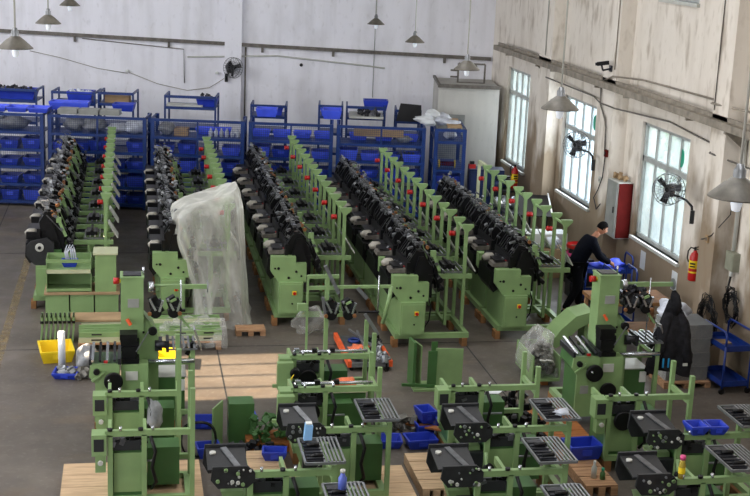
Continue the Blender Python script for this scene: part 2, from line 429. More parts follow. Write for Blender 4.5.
# outside: shrubs seen through the dusty panes
for i, (y, z, r) in enumerate(((20.6, 1.3, 1.0), (22.9, 1.0, 1.1), (25.3, 1.6, 1.1), (27.5, 1.2, 1.0))):
    t = thing('shrub', ['leafy shrub outside the nearer wide window', 'leafy shrub outside the far side of the nearer window',
              'leafy shrub outside between the two wide windows', 'leafy shrub outside the second wide window'][i], 'shrub', (XR+3.4, y+1.5, 0))
    m = MB(); rr = random.Random(i)
    for q in range(900):
        d = Vector((rr.gauss(0, 1), rr.gauss(0, 1), rr.gauss(0, 1))).normalized()*r*rr.uniform(.55, 1.05)
        p = Vector((d.x*.8, d.y, d.z*1.1+z+.5)); s_ = rr.uniform(.05, .1)
        a = Vector((rr.uniform(-1, 1), rr.uniform(-1, 1), rr.uniform(-1, 1))).normalized(); c = a.orthogonal().normalized()
        m.add([p, p+a*s_+c*s_*.4, p+a*s_*2, p+a*s_-c*s_*.4], [(0, 1, 2, 3)])
    m.out('foliage', mat('leaves%d' % i, '6E9A4C', .6, 0, .3, 5), t)
    MB().cyl((0, 0, 0), (0, 0, z+.3), .05).out('stem', 'wood', t)

# ---------------------------------------------------------------- light
w = bpy.data.worlds.new('sky'); S.world = w; w.use_nodes = True
bg = w.node_tree.nodes['Background']
sky = w.node_tree.nodes.new('ShaderNodeTexSky'); sky.sky_type = 'HOSEK_WILKIE' if False else 'NISHITA'
sky.sun_disc = False; sky.sun_elevation = R(32); sky.sun_rotation = R(90); sky.air_density = 1.2; sky.dust_density = 3
mixn = w.node_tree.nodes.new('ShaderNodeMix'); mixn.data_type = 'RGBA'; mixn.inputs[0].default_value = .55
w.node_tree.links.new(sky.outputs[0], mixn.inputs[6]); mixn.inputs[7].default_value = (.75, .85, 1, 1)
w.node_tree.links.new(mixn.outputs[2], bg.inputs[0]); bg.inputs[1].default_value = 2.3

def area(name, loc, rot, sx, sy, power, col):
    l = bpy.data.lights.new(name, 'AREA'); l.shape = 'RECTANGLE'; l.size = sx; l.size_y = sy; l.energy = power; l.color = col
    o = bpy.data.objects.new(name, l); COL.objects.link(o); o.location = loc; o.rotation_euler = rot
    return o
sky_c = (1.0, .98, .96)
area('skylight_fill_left', (-3.9, 13, ZC-.02), (0, 0, 0), 1.4, 20, 520, sky_c)  # fill lamp under an added, unseen skylight, soft light from above
area('skylight_fill_right', (3.9, 13.5, ZC-.02), (0, 0, 0), 1.4, 21, 560, sky_c)  # second fill lamp, under the other added skylight
for (a, b_, z0, z1), pw in zip(winR, (70, 75, 25)):
    area('window_daylight', (XR-.02, (a+b_)/2, (z0+z1)/2), (0, R(90), 0), z1-z0, b_-a, pw, (.86, .94, 1))
for a, b_ in ((21.3, 22.9), (12.0, 14.0), (25.6, 27.2)):
    area('high_window_daylight', (XR-.02, (a+b_)/2, 6.7), (0, R(90), 0), 1.6, b_-a, 40, sky_c)
for a, b_, z0, z1 in LW[:3]:
    area('left_window_daylight', (XL+.02, (a+b_)/2, (z0+z1)/2), (0, R(-90), 0), z1-z0, b_-a, 400, sky_c)
sun = bpy.data.lights.new('sun', 'SUN'); sun.energy = 30; sun.angle = R(.5); sun.color = (1, .78, .53)
x = XL-.2; struct(MB().box(x-.01, x+.01, 25.5, 32.5, 5.2, 8.0).out('window_20', 'opal'))  # unseen opal pane added to block the sun at the far opening
area('back_wall_fill', (XL+.02, 29.0, 6.6), (0, R(-90), 0), 2.8, 7.0, 600, (.96, .97, 1))  # fill lamp in the added window, brightens the back wall
so = bpy.data.objects.new('sun', sun); COL.objects.link(so)
sd = Vector((1, 0.02, -math.tan(R(29)))).normalized()
so.rotation_euler = sd.to_track_quat('-Z', 'Y').to_euler()
S.view_settings.view_transform = 'Standard'; S.view_settings.look = 'None'; S.view_settings.gamma = 1; S.view_settings.exposure = 0
S.view_settings.use_curve_mapping = False
# ---------------------------------------------------------------- ribbon looms standing in the rows
def wheel(m, c, r, w, ax='y', n=18):
    d = {'y': Vector((0, w/2, 0)), 'x': Vector((w/2, 0, 0))}[ax]; c = Vector(c)
    m.tube([c-d, c-d*.8, c+d*.8, c+d], [r*.9, r, r, r*.9], n)

def post_parts(root, x, y, zt, head=True, zb=.22, m_='green', w=.055):
    MB().box(x-w/2, x+w/2, y-w/2, y+w/2, zb, zt).out('post', m_, root)
    if head:
        m = MB(); m.prism([(x-w/2-.05, zt+.0), (x-w/2, zt-.10), (x+w/2, zt-.10), (x+.12, zt-.01), (x+.12, zt+.03), (x-.08, zt+.03)], 'y', y-.035, y+.035)
        m.out('post_head', m_, root)

def make_loom(seed, caps, console, plate=True, name='ribbon_loom', hx=0):
    rnd = random.Random(seed); root = thing(name, 'x', 'loom')
    g = 'green'
    m = MB()
    m.box(.08, 1.36, .03, .10, .14, .23); m.box(.08, 1.36, 1.05, 1.12, .14, .23)
    m.box(.08, .16, .1, 1.05, .14, .23); m.box(1.28, 1.36, .1, 1.05, .14, .23)
    m.out('base_frame', g, root)
    for x in (.04, 1.24):
        for y in (.0, .93): MB().box(x, x+.09, y, y+.2, 0, .14).out('wooden_block', 'woodb', root)
    # lower cabinet with the main switch
    c = MB().box(.14, .56, -.08, .98, .23, .80).out('cabinet', g, root)
    MB().box(.16, .54, -.10, -.08, .26, .77).out('door', g, c)
    s = MB().box(.37, .44, -.115, -.10, .585, .655).out('switch_plate', 'yellow', c)
    mm = MB(); wheel(mm, (.405, -.13, .62), .028, .03); mm.out('switch', 'red', c)
    mm = MB(); wheel(mm, (.37, -.105, .43), .014, .02); mm.out('lock', 'black', c)
    # stepped front casting
    if plate:
        h = MB().prism([(0, 1.24), (.0, .98), (.13, .80), (.62, .80), (.62, 1.12), (.43, 1.12), (.43, 1.24)], 'y', 0, .17)
        h = h.out('front_casting', g, root)
        for px, pz, r in ((.07, 1.04, .016), (.13, 1.04, .024), (.44, .98, .022), (.31, .87, .022), (.53, .9, .018)):
            mm = MB(); wheel(mm, (px, -.004, pz), r, .02); mm.out('bore', 'black', h)
    else:
        MB().prism([(.02, 1.06), (.02, .95), (.13, .82), (.58, .82), (.58, 1.06)], 'y', .04, .2).out('front_casting', 'dgreen', root)
        MB().box(-.03, .4, .06, .22, 1.065, 1.2).out('gear_cover', 'black', root)
    MB().prism([(.1, .84), (.1, 1.18), (.55, 1.18), (.55, .84)], 'y', .2, 1.05).out('gear_case', 'dgreen', root)
    sc = MB().prism([(-.04, 1.16), (-.06, .9), (.02, .78), (.1, .84), (.1, 1.16)], 'y', .22, 1.0).out('side_cover', 'black', root)
    if console:
        k = MB().prism([(-.02, 1.24), (.28, 1.24), (.27, 1.32), (-.01, 1.30)], 'y', .22, .5).out('control_console', 'rust' if seed % 2 else 'lgrey', root)
        MB().prism([(.04, 1.305), (.21, 1.317), (.21, 1.327), (.04, 1.315)], 'y', .25, .42).out('screen', 'black', k)
        mm = MB(); mm.box(.23, .26, .3, .34, 1.315, 1.335); mm.out('button', 'red', k)
        mm = MB(); mm.bar((.22, .48, 1.33), (.3, .6, 1.33), .03, .02); mm.out('bracket', 'chrome', k)
    if True:
        cy = .42 if caps else .72
        mm = MB(); mm.tube([(-.06, cy, 1.27), (.0, cy, 1.30), (.09, cy, 1.30), (.13, cy, 1.27)], [.045, .07, .075, .06], 14); mm.out('motor_cap', 'cap', root)
        mm = MB(); mm.tube([(.13, cy, 1.27), (.3, cy, 1.25)], .09, 12); mm.box(-.02, .3, .55, .95, 1.16, 1.24); mm.out('motor', 'black', root)
    # black harness head with its frames, needle units and levers
    m = MB()
    prof = [(.44, .86), (.40, 1.3), (.46, 1.56), (.58, 1.72), (.70, 1.70), (.86, 1.44), (.98, 1.1), (.98, .86)]
    m.prism(prof, 'y', 1.06, 1.09)
    m.prism([(.55, .84), (.52, 1.2), (.60, 1.5), (.68, 1.5), (.80, 1.1), (.84, .84)], 'y', .12, .15)
    m.box(.50, .86, .16, 1.06, .82, 1.2)
    for i in range(9):
        y = .17+.095*i+rnd.uniform(-.02, .02); t_ = rnd.uniform(-.1, .14)
        m.prism([(.46, 1.15), (.44, 1.42+t_), (.56, 1.6+t_), (.68, 1.58+t_), (.84, 1.3), (.88, 1.15)], 'y', y, y+.04)
    m.box(.40, .46, .12, 1.08, 1.0, 1.4)
    m.cyl((.56, .1, 1.66), (.56, 1.1, 1.66), .03, 8); m.cyl((.98, .08, 1.12), (.98, 1.08, 1.12), .045, 10); m.cyl((1.02, .1, .98), (1.02, 1.06, .98), .035, 10)
    m.box(.2, .46, .3, 1.04, 1.18, 1.30)
    for i in range(4): m.bar((.9+.02*i, .2+.25*i, 1.35), (1.0, .24+.25*i, .9), .05, .03)
    hb = m.out('harness_head', 'black', root, (hx, 0, -.06)); hb.scale = (1, 1, 1.07)
    for i in range(5):
        m = MB(); y = .17+.2*i
        for _ in range(4):
            a = (rnd.uniform(.40, .76), y+rnd.uniform(-.06, .06), rnd.uniform(1.5, 1.84)); m.cbox(a, (rnd.uniform(.03, .08), rnd.uniform(.03, .06), rnd.uniform(.02, .06)), (rnd.uniform(-.5, .5), rnd.uniform(-.6, .6), 0))
        for _ in range(2): m.cbox((rnd.uniform(.75, 1.0), y+rnd.uniform(-.06, .06), rnd.uniform(1.2, 1.4)), (.05, .05, .04), (0, .7, 0))
        a = Vector((rnd.uniform(.42, .55), y, rnd.uniform(1.66, 1.84)))
        m.bar(a, a+Vector((rnd.uniform(.26, .46), rnd.uniform(-.03, .03), -rnd.uniform(.26, .46))), .016)
        a = Vector((rnd.uniform(.65, .8), y+.06, rnd.uniform(1.3, 1.5)))
        m.bar(a, a+Vector((rnd.uniform(.2, .3), rnd.uniform(-.03, .03), -rnd.uniform(.26, .4))), .013)
        m.cbox((.56, y, 1.70), (.06, .08, .05))
        m.out('needle_unit', 'alu' if i % 2 else 'steelm', hb)
        if i % 2 == 0:
            a = Vector((rnd.uniform(.66, .86), y, 1.54)); q = MB(); q.bar(a, a+Vector((.12, 0, -.28)), .035, .05); q.cbox(a, (.09, .05, .09)); q.out('lever', g, hb)
        bz = MB(); wheel(bz, (.70+rnd.uniform(-.05, .05), y-.03, 1.62+rnd.uniform(-.05, .05)), .032, .03, 'y', 10); bz.out('pulley', 'bronze', hb)
    # arms, roller tray, legs and the pair of posts
    for y in (.5, 1.08):
        MB().box(.55+hx, 1.48, y-.025, y+.025, 1.06, 1.14).out('arm', g, root)
    MB().box(1.02, 1.07, .5, 1.1, .23, .30).box(1.02, 1.07, .48, .53, .23, 1.06).box(1.02, 1.07, 1.05, 1.1, .23, 1.06).out('leg_frame', g, root)
    m = MB()
    for i in range(5): m.cyl((.98+.085*i, .48, 1.19+.005*i), (.98+.085*i, 1.1, 1.19+.005*i), .014, 6)
    m.box(.95, 1.36, .52, .54, 1.15, 1.18); m.box(.95, 1.36, 1.04, 1.06, 1.15, 1.18)
    m.out('roller_tray', 'alu', root)
    m = MB(); m.box(1.0, 1.2, .6, .95, 1.2, 1.27); m.cyl((1.1, .55, 1.28), (1.1, 1.05, 1.28), .03, 8); m.out('feeder', 'black', root)
    for y in (.5, 1.08): post_parts(root, 1.34, y, 1.98)
    MB().box(1.32, 1.36, .5, 1.08, 1.9, 1.93).out('tie_bar', g, root)
    mm = MB(); mm.cyl((1.22, 1.08, 1.72), (1.29, 1.08, 1.72), .045, 12); mm.tube([(1.19, 1.08, 1.72), (1.22, 1.08, 1.72)], [.04, .055], 12); mm.out('stop_button', 'red', root)
    m = MB(); m.bar((1.40, .75, 1.42), (1.56, .75, 1.16), .36, .02, (1, 0, .6)); m.out('take_up_plate', 'lgrey', root)
    m = MB(); m.bar((1.3, .8, 1.55), (1.52, .8, 1.2), .014); m.bar((1.52, .8, 1.2), (1.44, .8, 1.08), .014); m.out('guide_rod', 'alu', root)
    if seed % 2: MB().tube([(.62, .1, .9), (.68, .05, .7), (.66, .06, .45), (.6, .12, .3)], .012, 6).out('cable', 'black', root)
    return root

rows = [
 ('leftmost row', -1.8, [22.95, 24.2, 25.4, 26.6, 27.8, 29.0, 30.2], True, False),
 ('row left of the middle', .36, [22.05, 23.2, 24.35, 25.5, 26.65, 27.8, 28.9], True, False),
 ('middle row', 2.38, [21.72, 22.95, 24.2, 25.45, 26.7, 27.95, 29.2], False, True),
 ('row right of the middle', 4.27, [20.4, 21.6, 22.8, 24.0, 25.2, 26.4, 27.6], False, True),
 ('row nearest the right wall', 6.15, [20.75, 21.95, 23.15, 24.35, 25.5], False, True),
]
def rowlabel(i, n, rn):
    pos = {0: 'frontmost', n-1: 'rearmost'}.get(i, ORD[i]+' from the front')
    return 'green ribbon loom, %s in the %s' % (pos, rn)
protos = {}
for ri, (rn, x, yl, caps, cons) in enumerate(rows):
    for i, y in enumerate(yl):
        pl = (i < 2 and cons) or (ri == 1 and i == 0); key = (caps, cons, i % 3, pl, ri < 2)
        grp = 'ribbon looms in the '+rn
        if key not in protos:
            o = make_loom(len(protos)*7+i+(1 if cons else 0), caps or (ri == 2 and i > 1), cons, pl, hx=-.24 if ri < 2 else -.15); protos[key] = o
            o.location = (x, y, 0); o['label'] = rowlabel(i, len(yl), rn); o['group'] = grp
        else: dup(protos[key], (x, y, 0), 0, rowlabel(i, len(yl), rn), grp)
# two light-painted posts of an unfinished loom behind the row by the right wall
t = thing('post_pair', 'pair of cream primed posts joined at the top, behind the row nearest the right wall', 'frame', (7.5, 26.6, 0))
for y in (0, .55): MB().box(-.04, .02, y-.03, y+.03, 0, 2.0).out('post', 'cream', t)
MB().box(-.04, .02, 0, .55, 1.95, 2.02).out('cross_bar', 'cream', t)
MB().box(-.3, .02, -.03, .58, 0, .06).out('foot', 'cream', t)
# octagonal side plate leaning on the front loom of the leftmost row
t = thing('side_plate', 'black octagonal side plate with a pale hub on the frontmost loom at far left', 'plate', (-1.72, 22.948, 0))
MB().prism([(-.10, 1.14), (-.10, .98), (.02, .82), (.18, .76), (.36, .82), (.38, 1.2), (.26, 1.3), (-.02, 1.24)], 'y', 0, .04).out('plate', 'blackp', t)
m = MB(); wheel(m, (.13, -.02, 1.13), .075, .04); m.out('hub', 'lgrey', t)
m = MB(); wheel(m, (.13, -.05, 1.13), .03, .03); m.out('bore', 'black', t)
# ---------------------------------------------------------------- racks with blue bins along the back
Fr = Vector((7.92, 30.0, 0)); uR = (Vector((-4.2, 31.91, 0))-Fr).normalized()     # runs to the left
RB = math.atan2(-uR.y, -uR.x)
def rl(s, d=0): return Fr+uR*s+Vector((uR.y, -uR.x, 0))*(-d if (uR.x < 0) else d)*-1   # d metres behind the front
def rack_thing(name, label, cat, s_right, width, height, depth, levels, mesh=True, group=None, d0=0, mids=1, pw=.06, side=False):
    p = rl(s_right+width, d0); t = thing(name, label, cat, (p.x, p.y, 0), RB, group)
    for x in (0, width-pw):
        for y in (0, depth-pw): MB().box(x, x+pw, y, y+pw, 0, height).out('upright', 'rack', t)
    for i in range(mids): x = width*(i+1)/(mids+1); MB().box(x-.02, x+.02, .0, .04, 0, height).out('upright', 'rack', t)
    for z in levels: MB().box(pw*.2, width-pw*.2, .03, depth-.03, z-.025, z).out('shelf', 'rack', t)
    for z in levels + ([height] if height not in levels else []):
        MB().box(0, width, -.012, .03, z-.065, z+.0).out('beam', 'rack', t)
    if mesh: MB().box(pw, width-pw, .012, .018, .05, height-.07).out('wire_panel', 'mesh', t)
    if side: MB().box(width-.02, width-.014, .05, depth, .05, height-.07, None).out('side_panel', 'rack', t) if False else None
    MB().box(0, .04, 0, depth, height-.05, height).box(width-.04, width, 0, depth, height-.05, height).out('side_rail', 'rack', t)
    return t
edges = [0, .77, .98, 3.12, 3.2, 5.22, 5.32, 7.55, 7.65, 9.98, 10.08, 12.3]
levels = [.14, .56, .98, 1.40, 1.82]
bays = []
names = ['narrow blue wire-fronted rack at the right end of the run',
 'blue wire-fronted rack, second from the right end', 'blue wire-fronted rack, third from the right end',
 'blue wire-fronted rack behind the second row of looms', 'blue wire-fronted rack behind the leftmost row of looms',
 'blue wire-fronted rack at the far left of the run']
for i in range(6):
    a, b = edges[2*i], edges[2*i+1]
    lv = levels if i else [.14, .7, 1.26, 1.95]
    rack_thing('storage_rack', names[i], 'rack', a, b-a, 2.25, .9 if i else 1.6, lv, True, 'wire-fronted blue racks along the back', 0, 1 if i else 0, .09)
    bays.append((a, b, lv))
# open bin prototype: sloping front, rim
def bin_mesh(m, w, d, h, t=.012, flare=.03):
    f = flare
    o0 = [(-w/2+f, -d/2+f, 0), (w/2-f, -d/2+f, 0), (w/2-f, d/2-f, 0), (-w/2+f, d/2-f, 0)]
    o1 = [(-w/2, -d/2, h), (w/2, -d/2, h), (w/2, d/2, h), (-w/2, d/2, h)]
    i1 = [(-w/2+t, -d/2+t, h), (w/2-t, -d/2+t, h), (w/2-t, d/2-t, h), (-w/2+t, d/2-t, h)]
    i0 = [(-w/2+f+t, -d/2+f+t, t), (w/2-f-t, -d/2+f+t, t), (w/2-f-t, d/2-f-t, t), (-w/2+f+t, d/2-f-t, t)]
    r1 = [(x*1.06, y*1.06, h) for x, y, _ in o1]; r0 = [(x*1.06, y*1.06, h-.025) for x, y, _ in o1]
    vs = o0+o1+i1+i0+r1+r0
    fs = [(3, 2, 1, 0)]
    q = lambda a, b: [(a+j, a+(j+1) % 4, b+(j+1) % 4, b+j) for j in range(4)]
    fs += q(0, 20)+q(20, 16)+q(16, 8)+q(8, 12)+[(12, 13, 14, 15)]
    m.add(vs, fs)
def make_bin(name, label, cat, w, d, h, mt, loc=(0, 0, 0), rz=0, group=None, fill=None, seed=0):
    m = MB(); bin_mesh(m, w, d, h)
    t = thing(name, label, cat, loc, rz, group)
    m.out('tub', mt, t)
    MB().box(-w*.18, w*.18, -d/2-.012, -d/2+.002, h*.45, h*.8).out('label_holder', 'binl' if mt == 'bin' else mt, t)
    return t
def fill_obj(name, label, cat, loc, rx, ry, rz_, mt, seed, n=14):
    rr = random.Random(seed); m = MB()
    for _ in range(n):
        m.cbox((rr.uniform(-rx, rx), rr.uniform(-ry, ry), rr.uniform(.02, rz_)), (rr.uniform(.05, .14), rr.uniform(.03, .1), rr.uniform(.03, .08)), (rr.uniform(0, 3), rr.uniform(0, 3), rr.uniform(0, 3)))
    o = m.out(name, mt, None, loc); tag(o, label, cat, None, 'stuff'); return o
binp = {}
def bin_copy(key, loc, rz, label, group=None):
    w, d, h, mt = key
    if key not in binp: binp[key] = make_bin('storage_bin', label, 'bin', w, d, h, mt, loc, rz, group)
    else: dup(binp[key], loc, rz, label, group)
rr = random.Random(5)
lvn = {0: 'lowest', 1: 'second', 2: 'third', 3: 'fourth', 4: 'top'}
bayn = ['right end rack', 'second rack from the right', 'third rack from the right', 'fourth rack from the right', 'fifth rack from the right', 'leftmost rack']
for bi, (a, b, lv) in enumerate(bays):
    for li, z in enumerate(lv):
        if z > 1.7: continue
        n = max(1, round((b-a)/.5)) if bi else 1; wid = (b-a-.12)/n
        for k in range(n):
            if rr.random() < .12: continue
            if bi == 0: k_ = 0
            s = a+.06+wid*(k+.5)
            h = rr.choice([.17, .2, .25]) if bi else .4
            if li == len(lv)-1 and bi: h = min(h, .2)
            p = rl(s, .33+rr.uniform(-.03, .05))
            mt = rr.choice(['bin', 'bin', 'bin', 'binl'])
            w_ = .42 if bi else .6
            lab = 'blue bin on the %s shelf of the %s, %s' % (lvn[li], bayn[bi], ['rightmost', 'second', 'third', 'fourth', 'fifth', 'sixth'][k])
            bin_copy((w_, .5, h, mt), (p.x, p.y, z), RB+rr.uniform(-.05, .05), lab, 'blue bins on the %s' % bayn[bi])
for bi, (n, s0, st) in ((1, (3, 1.35, .62)), (2, (4, 3.45, .5)), (3, (2, 5.9, .42))):
    for k in range(n):
        p = rl(s0+st*k, .66); bin_copy((.42, .3, .16, 'binl'), (p.x, p.y, 1.82), RB, 'pale blue bin on the top shelf of the %s, %s' % (bayn[bi], ['rightmost', 'second', 'third', 'leftmost'][k]), 'pale blue bins on top shelves')
def put(o, s, d, z, rz=0):
    p = rl(s, d); o.location = (p.x, p.y, z); o.rotation_euler.z = RB+rz; return o
# sacks and bags on the upper shelf (behind the wire)
def sack(label, s, d, z, r, mt, seed, cat='sack', grp=None, name='sack'):
    m = MB(); m.blob((0, 0, r[2]*.95), r, seed, .3, 14, 10)
    o = m.out(name, mt); tag(o, label, cat, grp); put(o, s, d, z); return o
sack('large grey sack behind the wire at the far left', 10.95, .42, 1.82, (.42, .25, .17), 'sack', 1)
sack('grey sack lying against the left post of the fifth rack', 9.4, .42, 1.82, (.26, .22, .18), 'sack', 2)
sack('plump grey sack in the middle of the fifth rack', 8.95, .42, 1.82, (.28, .24, .18), 'sack', 3)
sack('white plastic bag bulging beside the grey sacks', 8.4, .4, 1.82, (.24, .2, .12), 'wsack', 4, 'bag', None, 'plastic_bag')
sack('long white plastic bag at the right of the fifth rack', 7.95, .4, 1.82, (.28, .2, .15), 'wsack', 5, 'bag', None, 'plastic_bag')
sack('small white bag on top of the grey sack at far left', 11.2, .3, 2.08, (.12, .12, .08), 'wsack', 6, 'bag', None, 'plastic_bag')
sack('grey sack at the left end of the fourth rack', 7.2, .4, 1.4+.42, (.2, .2, .16), 'sack', 7)
sack('grey bag of parts on the second rack from the right', 1.5, .4, 1.82, (.2, .18, .09), 'sack', 8, 'bag', None, 'plastic_bag')
sack('white plastic bag in the narrow right end rack', .35, .5, 1.95, (.14, .14, .12), 'wsack', 9, 'bag', None, 'plastic_bag')
m = MB(); m.box(-.6, .6, -.2, .2, 0, .19); o = tag(m.out('cardboard_box', 'board'), 'long brown cardboard box under the top rail of the second rack', 'box'); put(o, 2.1, .45, 1.82+.14)
o.scale.z = .9
m = MB(); m.box(-.16, .16, -.2, .2, 0, .17); o = tag(m.out('cardboard_box', 'board'), 'small brown carton with a grey lid on the fourth rack', 'box'); put(o, 6.85, .35, 1.4+.21)
o.location.z = 1.82
for k in range(6):
    m = MB(); m.lathe([(0, 0), (.05, 0), (.05, .12), (.02, .17), (.02, .2), (0, .2)], n=12)
    o = tag(m.out('bottle', 'wsack'), 'small white bottle in the row on the fourth rack', 'bottle', 'white bottles on the fourth rack'); put(o, 5.5+.13*k, .3, 1.4+.42)
o = fill_obj('parts', 'heap of steel parts in bags on the upper shelf of the second rack', 'parts', (0, 0, 0), .22, .15, .14, 'alu', 3); put(o, 1.45, .35, 1.42)
# yellow-ended reel behind the wire of the right end rack
t = thing('reel', 'red reel with two yellow flanges on the right end rack', 'reel'); put(t, .42, .3, 1.26+.1)
m = MB(); m.cyl((-.2, 0, 0), (.2, 0, 0), .06); m.out('core', 'dred', t)
for x in (-.2, .18):
    m = MB(); m.cyl((x, 0, 0), (x+.03, 0, 0), .1, 14); m.out('flange', 'yellow', t)
# goods stacked on top of the run
def slab(label, s, d, z, w, dd, h, mt, name='folded_sheet', cat='sheet', rz=0, grp=None):
    m = MB(); n = 6
    m.box(-w/2, w/2, -dd/2, dd/2, 0, h); 
    if mt in ('binl', 'bin'):
        m = MB(); bin_mesh(m, w, dd, h)
    o = tag(m.out(name, mt), label, cat, grp); put(o, s, d, z, rz); return o
T = 2.25
MB_ = MB
for k in range(3):
    slab('shallow pale blue tray on top of the far left rack, %s of three' % ['rightmost', 'middle', 'leftmost'][k], 10.25+.5*k, .4, T, .46, .5, .12, 'binl', 'tray', 'tray')
for k in range(3):
    slab('grey-green flat tray on top of the fifth rack, %s' % ['rightmost', 'middle', 'leftmost'][k], 8.55+.5*k, .35, T, .46, .4, .12, 'grey', 'tray', 'tray')
# taller open racks behind the wire-fronted run
back = [(10.6, 11.8, 2.62, 'far left'), (9.15, 10.25, 2.6, 'behind the grey-green trays'), (8.2, 9.1, 2.62, 'behind the leftmost loom row'), (6.15, 7.45, 2.6, 'behind the second loom row'),
        (4.4, 5.3, 2.45, 'left of centre on the back wall'), (2.97, 3.6, 2.5, 'centre of the back wall'), (1.9, 2.9, 2.5, 'with white boards on top'), (1.0, 1.65, 2.45, 'holding a black sheet')]
for a, b, h, nm in back:
    rack_thing('open_rack', 'open blue rack %s' % nm, 'rack', a, b-a, h, .85, [.3, .8, 1.3, 1.8, h-.28], False, None, 1.65, 0, .045)
def topbin(label, s, d, z, w, dd, h, mt='bin', rz=0): slab(label, s, d, z, w, dd, h, mt, 'storage_bin', 'bin', rz)
topbin('deep blue bin on the tall rack at far left', 11.2, 2.0, 2.34, 1.0, .5, .25)
topbin('blue bin filled with bags above the grey-green trays', 9.55, 1.9, 2.32, .6, .5, .28)
topbin('wide pale blue bin in front of the filled bin', 9.65, 1.0, T+.0, .9, .4, .2, 'binl')
topbin('blue bin on the rack behind the leftmost loom row', 8.35, 1.1, T, .5, .4, .18)
topbin('blue bin on the rack behind the second loom row', 6.4, 2.0, 2.32, .5, .4, .2)
topbin('upper blue bin on the rack left of centre', 4.75, 2.0, 2.17, .5, .4, .2, 'binl')
topbin('lower pale blue bin on the rack left of centre', 4.85, 1.1, T, .5, .4, .2, 'binl')
topbin('blue bin topping the boards right of centre', 2.15, 2.2, 2.36, .6, .4, .25)
topbin('pale blue bin on the centre rack', 3.25, 1.2, T, .45, .6, .22, 'binl')
topbin('second pale blue bin on the centre rack', 3.28, 1.9, 2.22, .5, .5, .2, 'binl')
slab('brown carton between the posts behind the leftmost loom row', 8.65, 2.0, 2.34, .6, .4, .18, 'board', 'cardboard_box', 'box')
slab('white board lying on the rack behind the second loom row', 6.95, 1.9, 2.32, .9, .4, .04, 'lgrey', 'board', 'board')
slab('large white board with dark parts beside the centre rack', 2.4, 1.6, 2.26, .85, .9, .05, 'lgrey', 'board', 'board')
o = fill_obj('dark_parts', 'dark machine parts piled on the large white board', 'parts', (0, 0, 0), .28, .25, .12, 'dark', 13, 26); put(o, 2.35, 1.5, 2.31)
o = fill_obj('dark_parts', 'dark machine parts in the deep bin at far left', 'parts', (0, 0, 0), .4, .15, .12, 'dark', 14, 26); put(o, 11.2, 2.0, 2.5)
o = fill_obj('wrapped_parts', 'white wrapped parts heaped in the bin above the trays', 'parts', (0, 0, 0), .24, .15, .12, 'wsack', 15, 26); put(o, 9.55, 1.9, 2.48)
o = fill_obj('dark_parts', 'dark parts on the rack behind the second loom row', 'parts', (0, 0, 0), .14, .12, .12, 'dark', 16, 16); put(o, 6.4, 2.0, 2.48)
m = MB(); m.prism([(-.32, 0), (.32, 0), (.3, .42), (-.22, .45)], 'y', -.02, .02); o = tag(m.out('rubber_sheet', 'rubber'), 'black sheet draped on the rack left of the white bags', 'sheet'); put(o, 1.32, 1.6, 2.17)
k = 0
for (s, d, z, r) in ((.95, .9, 2.25, (.25, .2, .1)), (.55, .8, 2.25, (.2, .2, .09)), (.75, 1.2, 2.3, (.22, .18, .12)), (.3, .6, 2.25, (.2, .2, .07)), (.9, .5, 2.25, (.18, .16, .08)), (.5, 1.3, 2.3, (.2, .2, .08))):
    sack('white plastic bag %s on top of the right end rack' % ['at back left', 'in the middle', 'on the raised pile', 'at the front right', 'at the front left', 'at the far back'][k], s, d, z, r, 'wsack' if k % 2 else 'paper', 30+k, 'bag', None, 'plastic_bag'); k += 1
for k in range(3):
    slab('brown carton flat on top of the right end rack, %s' % ['front', 'middle', 'rear'][k], .28, .35+.45*k, T, .34, .36, .07, 'board', 'cardboard_box', 'box')
# dark blue cabinet between the rack and the corner
t = thing('tool_cabinet', 'dark blue metal cabinet in the back right corner', 'cabinet', (8.1, 30.2, 0), RB)
MB().box(0, .85, 0, .5, .05, 1.25).out('body', 'navy', t)
for x in (.03, .44): MB().box(x, x+.38, -.02, 0, .1, 1.2).out('door', 'navy', t)
for x in (.37, .46): MB().box(x, x+.02, -.04, -.02, .6, .75).out('handle', 'chrome', t)
# ---------------------------------------------------------------- pendant lamps
M['enamel'] = mat('dusty_enamel', '635F57', .5, 0, .25, 8)
bulbm = bpy.data.materials.new('bulb_glow'); bulbm.use_nodes = True
_b = bulbm.node_tree.nodes['Principled BSDF']; _b.inputs['Base Color'].default_value = (.85, .9, 1, 1)
_b.inputs['Emission Color'].default_value = (.8, .9, 1, 1); _b.inputs['Emission Strength'].default_value = .25
M['bulb'] = bulbm
lamps = [(-1.35, 16.14, 5.27, 'leftmost pendant lamp, nearest of the left three', .0), (-1.33, 22.29, 5.10, 'pendant lamp, middle of the left three', 0), (-1.21, 27.53, 5.07, 'pendant lamp, farthest of the left three at the top edge', 0),
 (5.82, 31.2, 4.61, 'small pendant lamp farthest back against the wall', 0), (6.0, 27.53, 4.51, 'pendant lamp right of the farthest one, second farthest', 0), (5.31, 20.35, 4.70, 'pendant lamp with white bulb above the back ledge', 0),
 (4.68, 13.76, 4.97, 'large pendant lamp in front of the second window', 0), (4.27, 8.51, 5.06, 'nearest pendant lamp cut by the right edge', 0)]
